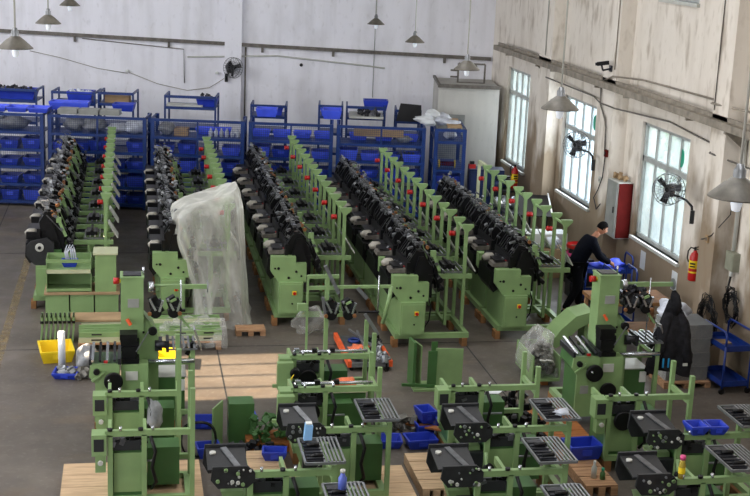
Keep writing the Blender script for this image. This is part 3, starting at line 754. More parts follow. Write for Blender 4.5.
def make_lamp():
    t = thing('pendant_lamp', 'x', 'lamp', group='pendant factory lamps')
    m = MB(); m.lathe([(.035, .14), (.06, .125), (.10, .095), (.155, .045), (.205, 0), (.212, -.012), (.204, -.012), (.15, .035), (.095, .08), (.05, .11)], n=28); m.out('shade', 'enamel', t)
    m = MB(); m.lathe([(0, .235), (.025, .23), (.035, .2), (.045, .19), (.045, .12), (.06, .11), (.06, .1)], n=16); m.out('lamp_holder', 'alu', t)
    m = MB(); m.lathe([(0, -.12), (.03, -.11), (.042, -.06), (.04, 0), (.025, .08)], n=14); m.out('bulb', 'bulb', t)
    m = MB(); m.cyl((0, 0, .22), (0, 0, 4.75), .011, 6); m.out('cord', 'lgrey', t)
    return t
lp = None
for x, y, z, lab, _ in lamps:
    if lp is None: lp = make_lamp(); lp.location = (x, y, z); lp['label'] = lab
    else: dup(lp, (x, y, z), 0, lab)

# ---------------------------------------------------------------- pipes, cables and fittings on the walls
def bw(u, z, d=0): return P0+uB*u+nB*(-d)+Vector((0, 0, z))       # point on the back wall, u<0 to the left
def pipe(name, label, cat, pts, r, mt, n=8):
    m = MB(); m.tube(pts, r, n); return tag(m.out(name, mt), label, cat)
t = thing('steel_rail', 'brown steel rail running the whole width of the back wall', 'rail', bw(-15, 3.84, .06))
m = MB(); a = Vector((0, 0, 0)); 
m.bar(a, bw(-.05, 3.56, .06)-bw(-15, 3.84, .06), .07, .09); m.out('rail', 'rust', t)
for u in (-11.2, -8.7, -6.2, -4.3, -1.3):
    zz = 3.84-(15+u)*.0187; p = bw(u, zz-.1, .03)-bw(-15, 3.84, .06)
    m = MB(); m.cbox(p, (.06, .08, .16)); m.out('bracket', 'rust', t)
pipe('conduit', 'thin grey conduit below the rail at centre of the back wall', 'conduit', [bw(-8.2, 3.3, .03), bw(-5.8, 3.42, .03), bw(-3.4, 3.25, .03), bw(-.9-2.0, 3.2, .03)], .022, 'lgrey')
pipe('cable', 'black cable sagging from the rail to the left wall bracket', 'cable', [bw(-12.4, 3.3, .03), bw(-11.6, 3.15, .03), bw(-10.6, 2.9, .03), bw(-9.8, 2.8, .03)], .008, 'ledge')
pipe('cable', 'dark cable sagging in a loop over the left racks', 'cable', [bw(-9.8, 2.84, .03), bw(-9.0, 2.55, .03), bw(-8.2, 2.4, .03), bw(-7.6, 2.5, .03), bw(-7.0, 2.9, .03)], .008, 'ledge')
pipe('conduit', 'thin conduit down the pier beside the back wall fan', 'conduit', [bw(-6.65, 3.62, .03), bw(-6.65, 1.5, .03)], .02, 'rust')
pipe('conduit', 'thin line of conduit under the rail on the left of the back wall', 'conduit', [bw(-11.0, 3.68, .03), bw(-8.3, 3.5, .03), bw(-8.28, 2.6, .03)], .012, 'rust')
pipe('conduit', 'pair of vertical wires at centre of the back wall', 'conduit', [bw(-3.2, 9.1, .03), bw(-3.2, 2.4, .03)], .008, 'grey')
for u, z, lab in ((-6.05+.9, 3.2, 'round black hole in the back wall right of the fan'), (-.45, 3.34, 'round black hole in the back wall near the corner')):
    m = MB(); m.cyl(bw(u, z, .015)-bw(u, z), bw(u, z, -.01)-bw(u, z), .045, 14); tag(m.out('wall_hole', 'black', None, bw(u, z)), lab, 'hole')
for u, z, lab in ((-9.8, 2.83, 'white ceramic insulator above the left racks'), (-7.4, 2.87, 'white ceramic insulator left of the pier')):
    m = MB(); m.lathe([(0, 0), (.05, 0), (.05, .05), (.03, .07), (0, .07)]); o = tag(m.out('insulator', 'white', None, bw(u, z, .05)), lab, 'insulator')

# long service ledge on the right wall
def rw(y, z, d=0): return Vector((XR-d, y, z))
t = thing('cable_tray', 'grimy steel cable tray running along the right wall over the windows', 'tray', rw(14, 4.02))
m = MB(); m.box(-.42, -.27, 0, 18.6, -.07, .05); m.out('tray', 'ledge', t)
MB().box(-.30, -.27, 0, 18.6, .05, .12).out('lip', 'ledge', t)
for y in (1.0, 5.0, 6.5, 9.4, 11, 13.9, 15.0, 17.5):
    m = MB(); m.box(-.4, 0, y-.03, y+.03, -.12, -.075); m.prism([(-.36, -.12), (0, -.12), (0, -.4)], 'y', y-.02, y+.02) if y in (15.0, 5.0) else None; m.out('bracket', 'ledge', t)
pipe('cable', 'thin dark cable sagging below the tray between the windows', 'cable', [rw(28.4, 3.72, .33), rw(26, 3.6, .03), rw(24.8, 3.62, .33), rw(24.0, 3.62, .33), rw(22.0, 3.66, .03), rw(20.0, 3.55, .03), rw(19.6, 3.5, .33), rw(18.4, 3.4, .03), rw(17.0, 3.4, .03)], .016, 'rust')
pipe('conduit', 'rusty conduit looping down beside the nearer window', 'conduit', [rw(24.8, 4.0, .34), rw(24.75, 3.6, .34), rw(24.45, 3.35, .34), rw(24.35, 3.2, .34), rw(24.3, 2.75, .34)], .018, 'rust')
pipe('conduit', 'black conduit rising from the tray along the wall', 'conduit', [rw(24.6, 4.1, .34), rw(24.2, 4.22, .34), rw(23.4, 4.25, .04), rw(19.9, 4.3, .04), rw(19.7, 4.3, .34), rw(18.2, 4.3, .06)], .018, 'ledge')
pipe('conduit', 'vertical white conduit above the junction box by the cable coils', 'conduit', [rw(18.95, 4.0, .05), rw(18.95, 2.02, .05)], .035, 'lgrey')
pipe('conduit', 'thin dark vertical cable on the nearest pier', 'conduit', [rw(19.62, 9.1, .32), rw(19.62, 4.2, .32)], .010, 'rust')
pipe('conduit', 'thin vertical cable on the pier between the windows', 'conduit', [rw(24.2, 9.1, .315), rw(24.2, 4.35, .315)], .010, 'ledge')
pipe('conduit', 'thin vertical cable on the farthest pier', 'conduit', [rw(28.6, 9.1, .315), rw(28.6, 4.2, .315)], .012, 'lgrey')
# security camera
t = thing('security_camera', 'black security camera on a bracket above the cable tray', 'camera', rw(24.4, 4.35, .32))
m = MB(); m.bar((0, 0, 0), (-.16, .0, -.04), .03); m.bar((-.16, 0, -.04), (-.2, 0, .08), .03); m.out('bracket', 'dark', t)
m = MB(); m.bar((-.06, -.05, .12), (-.28, .03, .08), .08, .075); m.out('housing', 'black', t)
m = MB(); m.tube([(-.28, .03, .08), (-.31, .04, .075)], .03, 10); m.out('lens', 'dark', t)
m = MB(); m.cbox((.0, 0, 0), (.03, .12, .12)); m.out('mount', 'dark', t)
# iron frame near the corner
t = thing('iron_frame', 'small brown iron frame fixed under the rail in the back right corner', 'frame', bw(-1.0, 3.0, 1.0), BA)
m = MB(); 
for a, b in (((0, 0, 0), (.7, 0, 0)), ((.0, 0, 0), (0, 0, .5)), ((0, 0, .5), (.7, 0, .5)), ((.7, 0, .5), (.7, 0, 0)), ((-.2, 0, .15), (0, 0, .15)), ((-.2, 0, .32), (0, 0, .32))): m.bar(a, b, .045)
m.bar((.35, 0, .5), (.35, .5, .5), .04); m.out('bars', 'rust', t)

# ---------------------------------------------------------------- wall fans
def fan(label, loc, rz, arm, tilt=0):
    t = thing('wall_fan', label, 'fan', loc, rz)
    # local: fan faces -y, arm runs back to the wall
    m = MB(); r = .27
    for yy in (-.09, .05): m.tube([(r*(1 if yy > -.05 else .96)*math.cos(a), yy, r*math.sin(a)) for a in [2*math.pi*i/28 for i in range(28)]], .007, 5, True)
    for yy, rr_ in ((-.13, .06), (-.13, .15), (.07, .17)): m.tube([(rr_*math.cos(a), yy+.01, rr_*math.sin(a)) for a in [2*math.pi*i/20 for i in range(20)]], .004, 4, True)
    for i in range(24):
        a = 2*math.pi*i/24; c, s_ = math.cos(a), math.sin(a)
        m.tube([(.04*c, -.13, .04*s_), (.16*c, -.12, .16*s_), (r*.96*c, -.09, r*.96*s_), (r*c, .05, r*s_), (.1*c, .08, .1*s_)], .0035, 4)
    m.out('cage', 'steelm', t)
    for i in range(3):
        a = 2*math.pi*i/3+.4; m = MB(); ca, sa = math.cos(a), math.sin(a)
        def q(rr_, off, y): return (rr_*ca-off*sa, y, rr_*sa+off*ca)
        v = [q(.04, -.03, -.05), q(.22, -.09, -.08), q(.245, .03, -.03), q(.05, .035, -.01)]
        m.add(v+[(x, y+.006, z) for x, y, z in v], [(0, 1, 2, 3), (7, 6, 5, 4), (0, 4, 5, 1), (1, 5, 6, 2), (2, 6, 7, 3), (3, 7, 4, 0)]); m.out('blade', 'dark', t)
    m = MB(); m.tube([(0, -.08, 0), (0, -.07, 0), (0, .05, 0), (0, .24, 0), (0, .27, 0)], [.035, .05, .085, .08, .05], 14); m.cbox((0, .15, -.1), (.1, .14, .1)); m.out('motor', 'black', t)
    m = MB(); m.tube([(0, .18, -.12)]+arm, .022, 8); m.out('arm', 'black', t)
    m = MB(); e = arm[-1]; m.cbox(e, (.06, .06, .22)); m.out('mount', 'black', t)
    return t
fan('oscillating fan on a bent arm in front of the nearer wide window', (9.02, 20.5, 2.72), R(-40), [(.15, .22, -.16), (.3, .05, -.16), (.52, -.35, -.18), (.56, -.42, -.34)])
fan('oscillating fan on a bent arm in front of the second wide window', (9.0, 25.25, 2.7), R(-40), [(.1, .2, -.14), (.3, -.05, -.12), (.5, -.38, -.14), (.56, -.46, -.3)])
p = bw(-6.95, 3.10, .42); fan('oscillating fan on the pier of the back wall', p, R(30), [(.0, .22, -.2), (.0, .3, -.3)])
# red socket box above second fan, electric cabinet, junction boxes
t = thing('socket_box', 'small red socket box by the arm of the farther window fan', 'box', rw(24.25, 2.62, .3)); MB().box(-.05, 0, -.06, .06, 0, .14).out('box', 'dred', t); MB().box(-.06, -.05, -.03, .03, .04, .1).out('socket', 'black', t)
t = thing('electric_cabinet', 'tall electric cabinet with grey side and dark red door between the windows', 'cabinet', rw(23.5, 1.12, .0))
MB().box(-.3, 0, 0, .55, 0, 1.12).out('body', 'lgrey', t); MB().box(-.29, -.01, -.022, 0, .02, 1.10).out('side_panel', 'dred', t); MB().box(-.322, -.302, .02, .53, .02, 1.10).out('door', 'grey', t)
MB().box(-.34, -.322, .1, .13, .5, .62).out('handle', 'black', t)
o = fill_obj('rubble', 'brown odds and ends lying on top of the electric cabinet', 'rubble', rw(23.78, 2.24, .15), .06, .2, .08, 'board', 5, 12)
t = thing('junction_box', 'grey-green junction box on the wall above the cable coils', 'box', rw(18.95, 1.70, 0)); MB().box(-.12, 0, -.16, .12, 0, .3).out('box', 'dgrey', t); MB().box(-.13, -.12, -.14, .10, .03, .27).out('lid', 'dgrey', t)
MB().cyl((-.06, -.02, -.1), (-.06, -.02, 0), .03).out('gland', 'white', t)
for y, z, dd, lab in ((19.4, 2.05, .30, 'small brown socket plate on the near pier above the extinguisher'), (18.2, 1.45, 0, 'small beige socket plate on the wall right of the junction box'), (24.5, 2.05, .3, 'white switch hanging on the pier under the fan')):
    t = thing('socket_plate', lab, 'socket', rw(y, z, dd)); MB().box(-.03, 0, -.05, .05, 0, .12).out('plate', 'board' if 'white' not in lab else 'lgrey', t); MB().box(-.035, -.03, -.02, .02, .03, .08).out('socket', 'rust', t)
pipe('cable', 'black cable dropping from the junction box to the coil', 'cable', [rw(18.93, 1.62, .06), rw(18.95, 1.4, .08), rw(18.85, 1.15, .10)], .018, 'black')
pipe('cable', 'cable sagging across the pier from the fan arm to the wall', 'cable', [rw(20.1, 2.5, .05), rw(19.8, 2.2, .05), rw(19.6, 2.05, .32), rw(19.25, 2.2, .32), rw(19.0, 2.6, .15), rw(18.9, 3.9, .1)], .008, 'dark')
pipe('cable', 'dark cable curling beside the person', 'cable', [rw(24.3, 2.7, .32), rw(24.3, 2.2, .34), rw(24.5, 1.9, .34), rw(24.7, 1.7, .34), rw(24.5, 1.5, .34), rw(24.3, 1.65, .34)], .012, 'dark')
def coil(label, c, r, n, seed):
    rr_ = random.Random(seed); pts = []
    for k in range(n*14):
        a = 2*math.pi*k/14; q = r*(1+rr_.uniform(-.3, .15)+.2*math.sin(k*.11)); pts.append((c[0]+rr_.uniform(-.06, .0), c[1]+q*math.cos(a)+.05*math.sin(k*.07), c[2]+q*1.15*math.sin(a)+.05*math.cos(k*.05)))
    m = MB(); m.tube(pts, .008, 5); return tag(m.out('cable_coil', 'black'), label, 'cable')
coil('upper small coil of black cable under the junction box', (XR-.06, 18.75, 1.12), .22, 12, 1)
coil('large coil of black cable hanging low behind the blue cart', (XR-.36, 18.95, .86), .27, 18, 2)
# stickers on panes
for y, z, zz in ((26.15, 3.02, 2), (21.6, 3.06, 1)):
    m = MB(); m.cyl((0, 0, 0), (-.008, 0, 0), .13, 20); o = tag(m.out('window_sticker', 'green2', None, (XR+.10, y, z)), 'green oval sticker on the %s wide window' % ('farther' if zz == 2 else 'nearer'), 'sticker'); o.scale = (1, .75, 1.25)
# wall notices
for y, z, lab in ((22.7, .72, 'white paper pinned under the nearer window, left'), (21.2, .72, 'white paper pinned under the nearer window, right')):
    tag(MB().box(-.006, 0, -.12, .12, 0, .35).out('paper_notice', 'paper', None, rw(y, z)), lab, 'paper')
# fire extinguishers
def extinguisher(label, loc, rz, s=1.):
    t = thing('fire_extinguisher', label, 'fire extinguisher', loc, rz)
    m = MB(); m.lathe([(0, 0), (.08, 0), (.085, .02), (.085, .42), (.06, .48), (.03, .5), (.03, .53), (0, .53)], n=20); m.out('cylinder', 'red', t)
    m = MB(); m.lathe([(.0865, .22), (.0865, .36)], n=20); m.lathe([(.0865, .14), (.0865, .17)], n=20); m.out('label', 'yellow', t)
    MB().cbox((0, -.087, .31), (.09, .008, .03)).cbox((0, -.087, .26), (.09, .008, .02)).out('printing', 'black', t)
    m = MB(); m.cbox((0, 0, .56), (.03, .05, .06)); m.bar((0, 0, .58), (.1, 0, .62), .02, .012); m.bar((0, 0, .56), (.1, 0, .55), .02, .012); m.out('valve', 'black', t)
    m = MB(); m.tube([(0, 0, .56), (-.08, 0, .57), (-.12, 0, .5), (-.12, -.02, .38), (-.09, -.03, .32)], .013, 6); m.out('hose', 'black', t)
    return t
extinguisher('red and yellow fire extinguisher hanging on the wall beside the nearer window', (XR-.1, 20.25, 1.17), R(-40))
# ---------------------------------------------------------------- half-built looms in front
def roller_tray(root, W, seed=0, z=1.16):
    m = MB(); x0, x1, y0, y1 = W-.33, W+.10, -.1, .6
    for a, b in (((x0, y0), (x1, y0)), ((x0, y1), (x1, y1)), ((x0, y0), (x0, y1)), ((x1, y0), (x1, y1)), (((x0+x1)/2, y0), ((x0+x1)/2, y1))): m.bar((a[0], a[1], z), (b[0], b[1], z), .022, .03)
    for i in range(4): m.bar((x0+.25+.042*i, y0, z+.02), (x0+.25+.042*i, y1, z+.02), .02, .012)
    t = m.out('roller_tray', 'alu', root)
    m = MB(); m.box(x0+.03, x0+.2, y0+.05, y1-.05, z-.01, z+.012)
    for i in range(6): m.bar((x0+.02, y0+.08+.09*i, z+.02), (x0+.22, y0+.08+.09*i, z+.02), .012)
    m.out('comb', 'dark', t)
    for i in range(2):
        m = MB(); m.cyl((x0+.06, y0+.12+.3*i, z+.045), (x0+.2, y0+.12+.3*i, z+.045), .022, 8); m.out('roller', 'black', t)
    return t

def side_plates(root, seed):
    rr_ = random.Random(seed)
    m = MB(); m.prism([(-.46, 1.20), (-.48, .98), (-.42, .86), (-.05, .86), (.0, .95), (.0, 1.20)], 'y', .42, .45); p1 = m.out('rear_plate', 'blackp', root)
    m = MB(); m.box(-.45, -.02, .0, .43, 1.10, 1.12, Matrix.Translation((0, .2, 1.13)) @ Matrix.Rotation(R(10), 4, 'X') @ Matrix.Translation((0, -.22, -1.12))); p3 = m.out('top_plate', 'blackp', root)
    m = MB(); m.bar((-.26, .40, 1.175), (-.12, .0, 1.105), .07, .012); m.out('strip', 'steelm', p3)
    m = MB(); m.cyl((-.38, .3, 1.145), (-.38, .3, 1.17), .035, 12); m.out('washer', 'lgrey', p3)
    m = MB(); m.prism([(-.40, 1.13), (-.42, .98), (-.34, .88), (-.02, .88), (.06, .95), (.06, 1.05), (-.02, 1.13)], 'y', -.04, -.01); p2 = m.out('front_plate', 'blackp', root)
    for k in range(14):
        x = rr_.uniform(-.37, .02); z = rr_.uniform(.91, 1.1); m = MB(); wheel(m, (x, -.05, z), rr_.choice([.010, .014, .022]), .02, 'y', 10); m.out('bolt', rr_.choice(['lgrey', 'alu', 'green']), p2)
    for (x, z) in ((-.3, 1.0), (-.05, 1.0), (-.15, .93)):
        MB().cyl((x, 0, z), (x, .42, z), .025, 8).out('spacer', 'alu', root)
    MB().prism([(-.30, .78), (-.05, .78), (-.02, .5), (-.1, .22), (-.24, .22), (-.2, .5)], 'y', .1, .35).out('pedestal', 'green', root)
    MB().box(-.2, .02, .02, .1, .5, .72).out('gear_box', 'dark', root)
    m = MB(); m.tube([(-.02, -.08, .76), (.0, -.10, .56), (-.08, -.1, .44), (-.05, -.06, .36)], .022, 6); m.out('lever', 'green', root)
    m = MB(); wheel(m, (.02, -.10, .56), .07, .05); m.out('pulley', 'black', root)

def frame_loom(label, x, y, W, plates=False, tray=False, zp=1.3, bx=0., pallet=None, wheelz=False, shaft=False, seed=0, box=True, bw_=.42, group=None, cover=False):
    r = thing('loom_frame', label, 'loom', (x, y, 0), 0, group); g = 'green'
    z0 = .15
    m = MB(); m.box(bx, W+.03, -.02, .05, z0, z0+.07); m.box(bx, W+.03, .62, .69, z0, z0+.07); m.box(bx, bx+.07, .05, .62, z0, z0+.07); m.box(W-.05, W+.03, .05, .62, z0, z0+.07); m.out('base_frame', g, r)
    b = MB().box(bx, bx+bw_, .04, .6, z0+.07, .80).out('body', 'dgreen', r)
    MB().box(bx+.05, bx+bw_-.05, .02, .04, z0+.12, .76).out('front_panel', g, b)
    m = MB(); m.box(bx-.02, bx+.04, -.03, .03, z0+.07, 1.0); m.out('column', g, r); m = MB(); m.box(bx+bw_-.05, bx+bw_+.01, -.03, .03, z0+.07, 1.0); m.out('column', g, r)
    MB().box(bx-.02, bx+.02, .03, .62, .86, .95).out('side_plate', g, r); MB().box(bx+bw_-.03, bx+bw_+.01, .03, .62, .86, .95).out('side_plate', g, r)
    m = MB(); m.cyl((bx+.02, .3, .84), (bx+bw_-.03, .3, .84), .09, 14); m.out('drum', 'black', r)
    for yy in (-.0,):
        m = MB(); m.box(bx-.05 if yy < .1 else bx, W, yy-.03, yy+.03, .985, 1.055); m.out('rail', g, r)
    if box:
        q = MB().box(bx-.2, bx-.03, -.06, .14, .76, 1.02).out('side_box', g, r); MB().box(bx-.175, bx-.06, -.065, -.05, .82, .97).out('opening', 'tinside', q)
        m = MB(); wheel(m, (bx-.1, -.07, .68), .03, .03); m.out('knob', 'lgrey', r)
        MB().box(bx-.16, bx-.04, -.04, .08, .55, .76).out('gusset', g, r)
    q = MB(); q.box(bx+.04, bx+bw_-.06, -.0, .015, .80, .92); q.out('recess', 'tinside', r)
    for k, xx in enumerate((bx+.01, bx+.13, bx+bw_-.06, bx+bw_+.08)):
        m = MB(); m.cyl((xx, -.02, 1.055), (xx, -.02, 1.085+.02*(k % 2)), .018 if k % 2 else .03, 10); m.out('bearing', 'chrome' if k % 2 else 'black', r)
    rq = random.Random(seed*3+1)
    for k in range(2):
        m = MB(); x_ = bx+.08+.24*k; m.bar((x_-.06, .05, .93), (x_+.1, .05, .93), .03)
        for _ in range(6): m.cbox((x_+rq.uniform(-.07, .1), rq.uniform(.0, .1), .93+rq.uniform(-.07, .05)), (rq.uniform(.03, .07), .05, rq.uniform(.03, .07)), (0, rq.uniform(-.6, .6), 0))
        m.out('mechanism', 'steelm' if (k+seed) % 2 else 'black', r)
    m = MB(); m.tube([(bx+bw_+.05, -.02, .98), (bx+bw_+.11, -.06, .8), (bx+bw_+.07, -.06, .6), (bx+bw_+.12, -.02, .4), (bx+bw_+.06, .03, .3)], .022, 6); m.out('hose', 'black', r)
    if shaft:
        m = MB(); m.cyl((bx, .07, 1.075), (W-.05, .07, 1.075), .02, 10); m.out('shaft', 'chrome', r)
        for xx in (bx+.05, bx+.3, bx+.55):
            m = MB(); m.cbox((xx, .07, 1.09), (.07, .06, .06)); m.out('bearing', 'black' if xx > bx+.1 else 'chrome', r)
    if wheelz:
        m = MB(); wheel(m, (bx+.2, -.05, .72), .13, .05, 'y', 20); m.out('disc', 'black', r)
    for yy in (0, .62):
        MB().box(W, W+.055, yy-.03, yy+.03, z0, zp).out('post', g, r)
    MB().box(W+.005, W+.05, .03, .59, .9, .97).out('link_bar', g, r)
    MB().box(bx+bw_, W, .59, .65, .42, .48).out('lower_rail', g, r)
    m = MB(); m.box(bx+bw_+.02, bx+bw_+.4, .3, .6, .22, .7) ; m.out('rear_case', 'dgreen', r)
    MB().cyl((bx+bw_, .1, .62), (W-.4, .1, .62), .014, 6).out('tie_rod', 'alu', r)
    if plates: side_plates(r, seed)
    if tray: roller_tray(r, W+.03, seed)
    if cover:
        m = MB(); m.blob((bx+bw_+.14, -.0, .72), (.10, .1, .2), 3, .3); m.out('bagged_motor', 'sack', r)
    if pallet:
        x0, x1, y0, y1 = pallet; m = MB()
        n = 4
        for i in range(n): yy = y0+(y1-y0)*i/n; m.box(x0, x1, yy+.004, yy+(y1-y0)/n-.004, .10, .148)
        m.box(x0+.02, x0+.12, y0, y1, 0, .10); m.box((x0+x1)/2-.05, (x0+x1)/2+.05, y0, y1, 0, .10); m.box(x1-.12, x1-.02, y0, y1, 0, .10)
        m.out('pallet', 'woodl' if seed % 3 else 'wood', r)
    else:
        for xx in (bx, W-.1):
            MB().box(xx, xx+.1, -.02, .69, 0, .15).out('wooden_block', 'woodb', r)
    return r
frame_loom('half-built green loom frame on pale pallet, nearest in the left foreground', -.26, 14.4, .93, zp=1.55, pallet=(-.58, 1.1, -.25, 1.2), seed=1, wheelz=False)
frame_loom('half-built green loom frame behind the nearest one in the left foreground', -.28, 15.7, .84, zp=1.6, seed=2, wheelz=False, cover=True)
frame_loom('half-built green loom frame with chrome shaft, in front of the mast loom', 2.06, 15.7, 1.08, zp=1.3, shaft=True, seed=3, wheelz=True)
frame_loom('loom frame with black plates and light blue box on its rail, centre foreground', 2.2, 14.3, .80, True, True, 1.1, seed=4, pallet=(-.5, 1.2, -.2, .9), box=False)
frame_loom('loom frame with black plates at bottom left of centre, nearest', 1.25, 13.1, .9, True, True, 1.1, seed=5, pallet=(-.4, 1.1, -.2, .9), box=False)
frame_loom('loom frame at the bottom edge showing only its roller tray, left of centre', 1.35, 11.85, .9, False, True, 1.1, seed=6, box=False)
frame_loom('half-built green loom frame right of centre with white paper behind it', 4.12, 15.6, 1.13, zp=1.3, seed=7, wheelz=False)
frame_loom('loom frame with black plates right of centre, farther of two', 4.2, 14.15, 1.0, True, True, 1.1, seed=8, box=False, bw_=.4)
frame_loom('loom frame with black plates right of centre, nearer of two', 3.75, 12.9, .98, True, True, 1.1, seed=9, box=False, bw_=.4, pallet=(-.3, 1.0, -.1, .9))
frame_loom('loom frame at the bottom edge showing only its roller tray, right of centre', 3.55, 11.6, 1.0, False, True, 1.1, seed=10, box=False)
frame_loom('green loom frame with curved side box in front of the column loom at right', 6.1, 15.1, 1.1, zp=1.3, seed=11, wheelz=True, bw_=.42)
frame_loom('loom frame at right carrying two blue bins on its rail, black plates', 6.48, 13.75, 1.07, True, True, 1.1, seed=12, box=False, bw_=.4)
frame_loom('loom frame with black plates in the bottom right corner, beside pink-capped bottle', 5.85, 12.5, .97, True, True, 1.1, seed=13, box=False, bw_=.4)

def creel(root, x, y, z):
    # two black roller units with gears, brass knobs
    for k in range(2):
        cx = x+.10+.24*k; m = MB()
        wheel(m, (cx, y-.04, z-.07), .08, .06, 'y', 14); m.bar((cx-.05, y, z+.13), (cx+.06, y+.02, z-.08), .1, .12); m.bar((cx-.08, y, z+.02), (cx+.08, y, z+.06+.02*k), .06, .1)
        m.cyl((cx-.02, y-.05, z-.04), (cx-.02, y+.2, z-.04), .05, 10); u = m.out('tension_unit', 'black', root)
        m = MB(); m.bar((cx-.08, y-.06, z+.12), (cx+.0, y-.06, z-.04), .03, .03); m.cbox((cx+.07, y-.05, z+.02), (.03, .05, .16), (0, .3, 0)); m.out('bracket', 'chrome', u)
        m = MB(); wheel(m, (cx+.08*(1 if k else -1), y-.08, z-.08), .028, .03, 'y', 12); m.out('knob', 'bronze', u)
        m = MB(); wheel(m, (cx, y-.05, z-.04), .02, .02, 'y', 10); m.out('hub', 'lgrey', u)
        if k: m = MB(); m.bar((cx-.07, y-.06, z+.07), (cx+.03, y-.06, z+.12), .03, .03); m.out('pad', 'green', u)

def column_loom(label, x, y, column=True):
    r = thing('column_loom', label, 'loom', (x, y, 0)); g = 'green'
    m = MB(); m.box(-.36, .82, .0, .08, .13, .21); m.box(-.36, .82, .72, .8, .13, .21); m.box(-.36, -.28, .08, .72, .13, .21); m.box(.74, .82, .08, .72, .13, .21); m.out('base_frame', g, r)
    for xx in (-.36, .7): MB().box(xx, xx+.12, -.05, .85, 0, .13).out('wooden_block', 'woodb', r)
    c = MB().box(0, .30, 0, .32, .21, 2.15).out('column', g, r)
    MB().prism([(.28, 1.65), (.42, 1.5), (.5, 1.3), (.5, .21), (.30, .21), (.30, 1.65)], 'y', .04, .3).out('column_rib', g, r)
    MB().box(-.01, .31, -.01, .33, 2.15, 2.17).out('cap', g, c); MB().box(.03, .27, .05, .27, 2.17, 2.185).out('grille', 'dark', c)
    MB().box(.09, .24, -.012, 0, 1.75, 1.87).out('name_plate', 'grey', c)
    for xx, zz in ((.04, 1.4), (.3, 1.4)): m = MB(); wheel(m, (xx, -.01, zz), .015, .02); m.out('bolt', 'black', c)
    m = MB(); m.cyl((-.10, .15, 2.08), (-.02, .15, 2.08), .045, 14); m.out('stop_button', 'red', r); MB().cyl((-.03, .15, 2.08), (.0, .15, 2.08), .03).out('button_base', 'yellow', r)
    m = MB(); m.cyl((.30, .15, 2.17), (.30, .15, 2.27), .015, 8); m.out('pin', 'chrome', r)
    # top arm
    m = MB(); m.cyl((.36, .12, 2.0), (.44, .12, 2.0), .07, 14); m.out('clamp', 'chrome', r)
    m = MB(); m.cyl((.44, .12, 2.02), (.8, .12, 2.02), .02, 10); m.box(.6, 1.15, .1, .14, 1.97, 2.03); m.out('top_arm', g, r)
    m = MB(); m.cyl((1.15, .12, 2.0), (1.165, .12, 2.0), .085, 14); m.out('end_disc', 'alu', r)
    creel(r, .36, .0, 1.76)
    m = MB(); m.cyl((.80, .1, 2.1), (.80, .1, 1.15), .01, 6); m.out('thin_rod', 'chrome', r)
    m = MB(); m.box(.62, .86, .06, .14, 1.66, 1.685); m.out('guide_bracket', 'black', r)
    m = MB(); m.bar((.78, .1, 1.6), (.92, .1, 1.42), .03); m.out('guide_arm', 'green', r)
    m = MB(); m.bar((.98, .1, 1.42), (1.08, .1, 1.12), .2, .02); m.out('guide_plate', 'chrome', r)
    m = MB(); m.bar((.98, .13, 1.2), (.88, .13, 1.04), .1, .06); m.out('guide_box', 'black', r)
    m = MB()
    for i in range(5): m.bar((.70+.07*i, -.1, 1.18), (.70+.07*i, .45, 1.18), .028, .03)
    m.bar((.64, -.05, 1.16), (1.02, -.05, 1.16), .02); m.bar((.64, .4, 1.16), (1.02, .4, 1.16), .02); m.out('tray', 'alu', r)
    m = MB(); m.cyl((.45, .0, 1.22), (.62, .0, 1.22), .05); m.cbox((.5, .1, 1.2), (.1, .2, .14)); m.cbox((.62, .1, 1.2), (.04, .3, .16)); m.out('feeder', 'dark', r)
    # bellows and small clamps at the waist
    m = MB()
    for i in range(7): m.box(.02-.006*i, .24-.012*((i*3) % 4), -.22+.02*((i*5) % 3), -.0, 1.03+.058*i, 1.09+.058*i)
    m.out('bellows', 'black', r)
    m = MB(); m.bar((.08, -.04, 1.60), (.13, -.06, 1.52), .035); m.out('clamp', 'orange', r)
    m = MB(); m.bar((.2, -.23, 1.2), (.36, -.24, 1.48), .014); m.out('handle_rod', 'alu', r)
    m = MB(); wheel(m, (.42, -.02, 1.42), .06, .05); m.out('knob', 'black', r)
    # left unit
    u = MB().prism([(-.40, 1.05), (-.02, 1.05), (-.02, .15), (-.34, .15), (-.34, .78), (-.42, .88)], 'y', -.28, -.24).out('left_plate', g, r)
    MB().prism([(-.39, 1.03), (-.02, 1.03), (-.02, .17), (-.33, .17), (-.33, .78), (-.41, .88)], 'y', -.24, .3).out('left_case', 'dgreen', r)
    m = MB(); wheel(m, (-.32, -.30, .95), .042, .05); m.out('knob', 'black', u)
    m = MB(); wheel(m, (-.10, -.33, .82), .125, .05, 'y', 24); hw = m.out('handwheel', 'black', u); m = MB(); m.cyl((-.16, -.36, .86), (-.16, -.42, .86), .014); m.out('handle', 'chrome', hw)
    MB().box(-.28, -.16, -.29, -.28, .5, .62).out('name_plate', 'grey', u)
    m = MB(); m.bar((-.38, -.3, .82), (-.22, -.3, .95), .03, .03); m.out('rib', g, u)
    for i in range(4):
        m = MB(); m.bar((-.37+.095*i, -.3, 1.10+.0*i), (-.37+.095*i, .32, 1.16), .035, .03); m.out('roller', ['chrome', 'black', 'chrome', 'dark'][i], u)
    for xx in (-.42, -.04): MB().box(xx, xx+.04, -.28, .32, 1.04, 1.12).out('roller_frame', 'dark', u)
    m = MB(); m.cbox((-.2, -.3, 1.09), (.05, .03, .03)); m.out('stop', 'red', u)
    # right of the plate: waist casing with disc
    q = MB().box(-.0, .36, -.22, .0, .22, 1.02).out('waist_case', g, r)
    MB().box(.06, .22, -.235, -.22, .80, .92).out('name_plate', 'lgrey', q)
    m = MB(); wheel(m, (.16, -.24, .52), .12, .04, 'y', 24); m.out('disc', 'black', q)
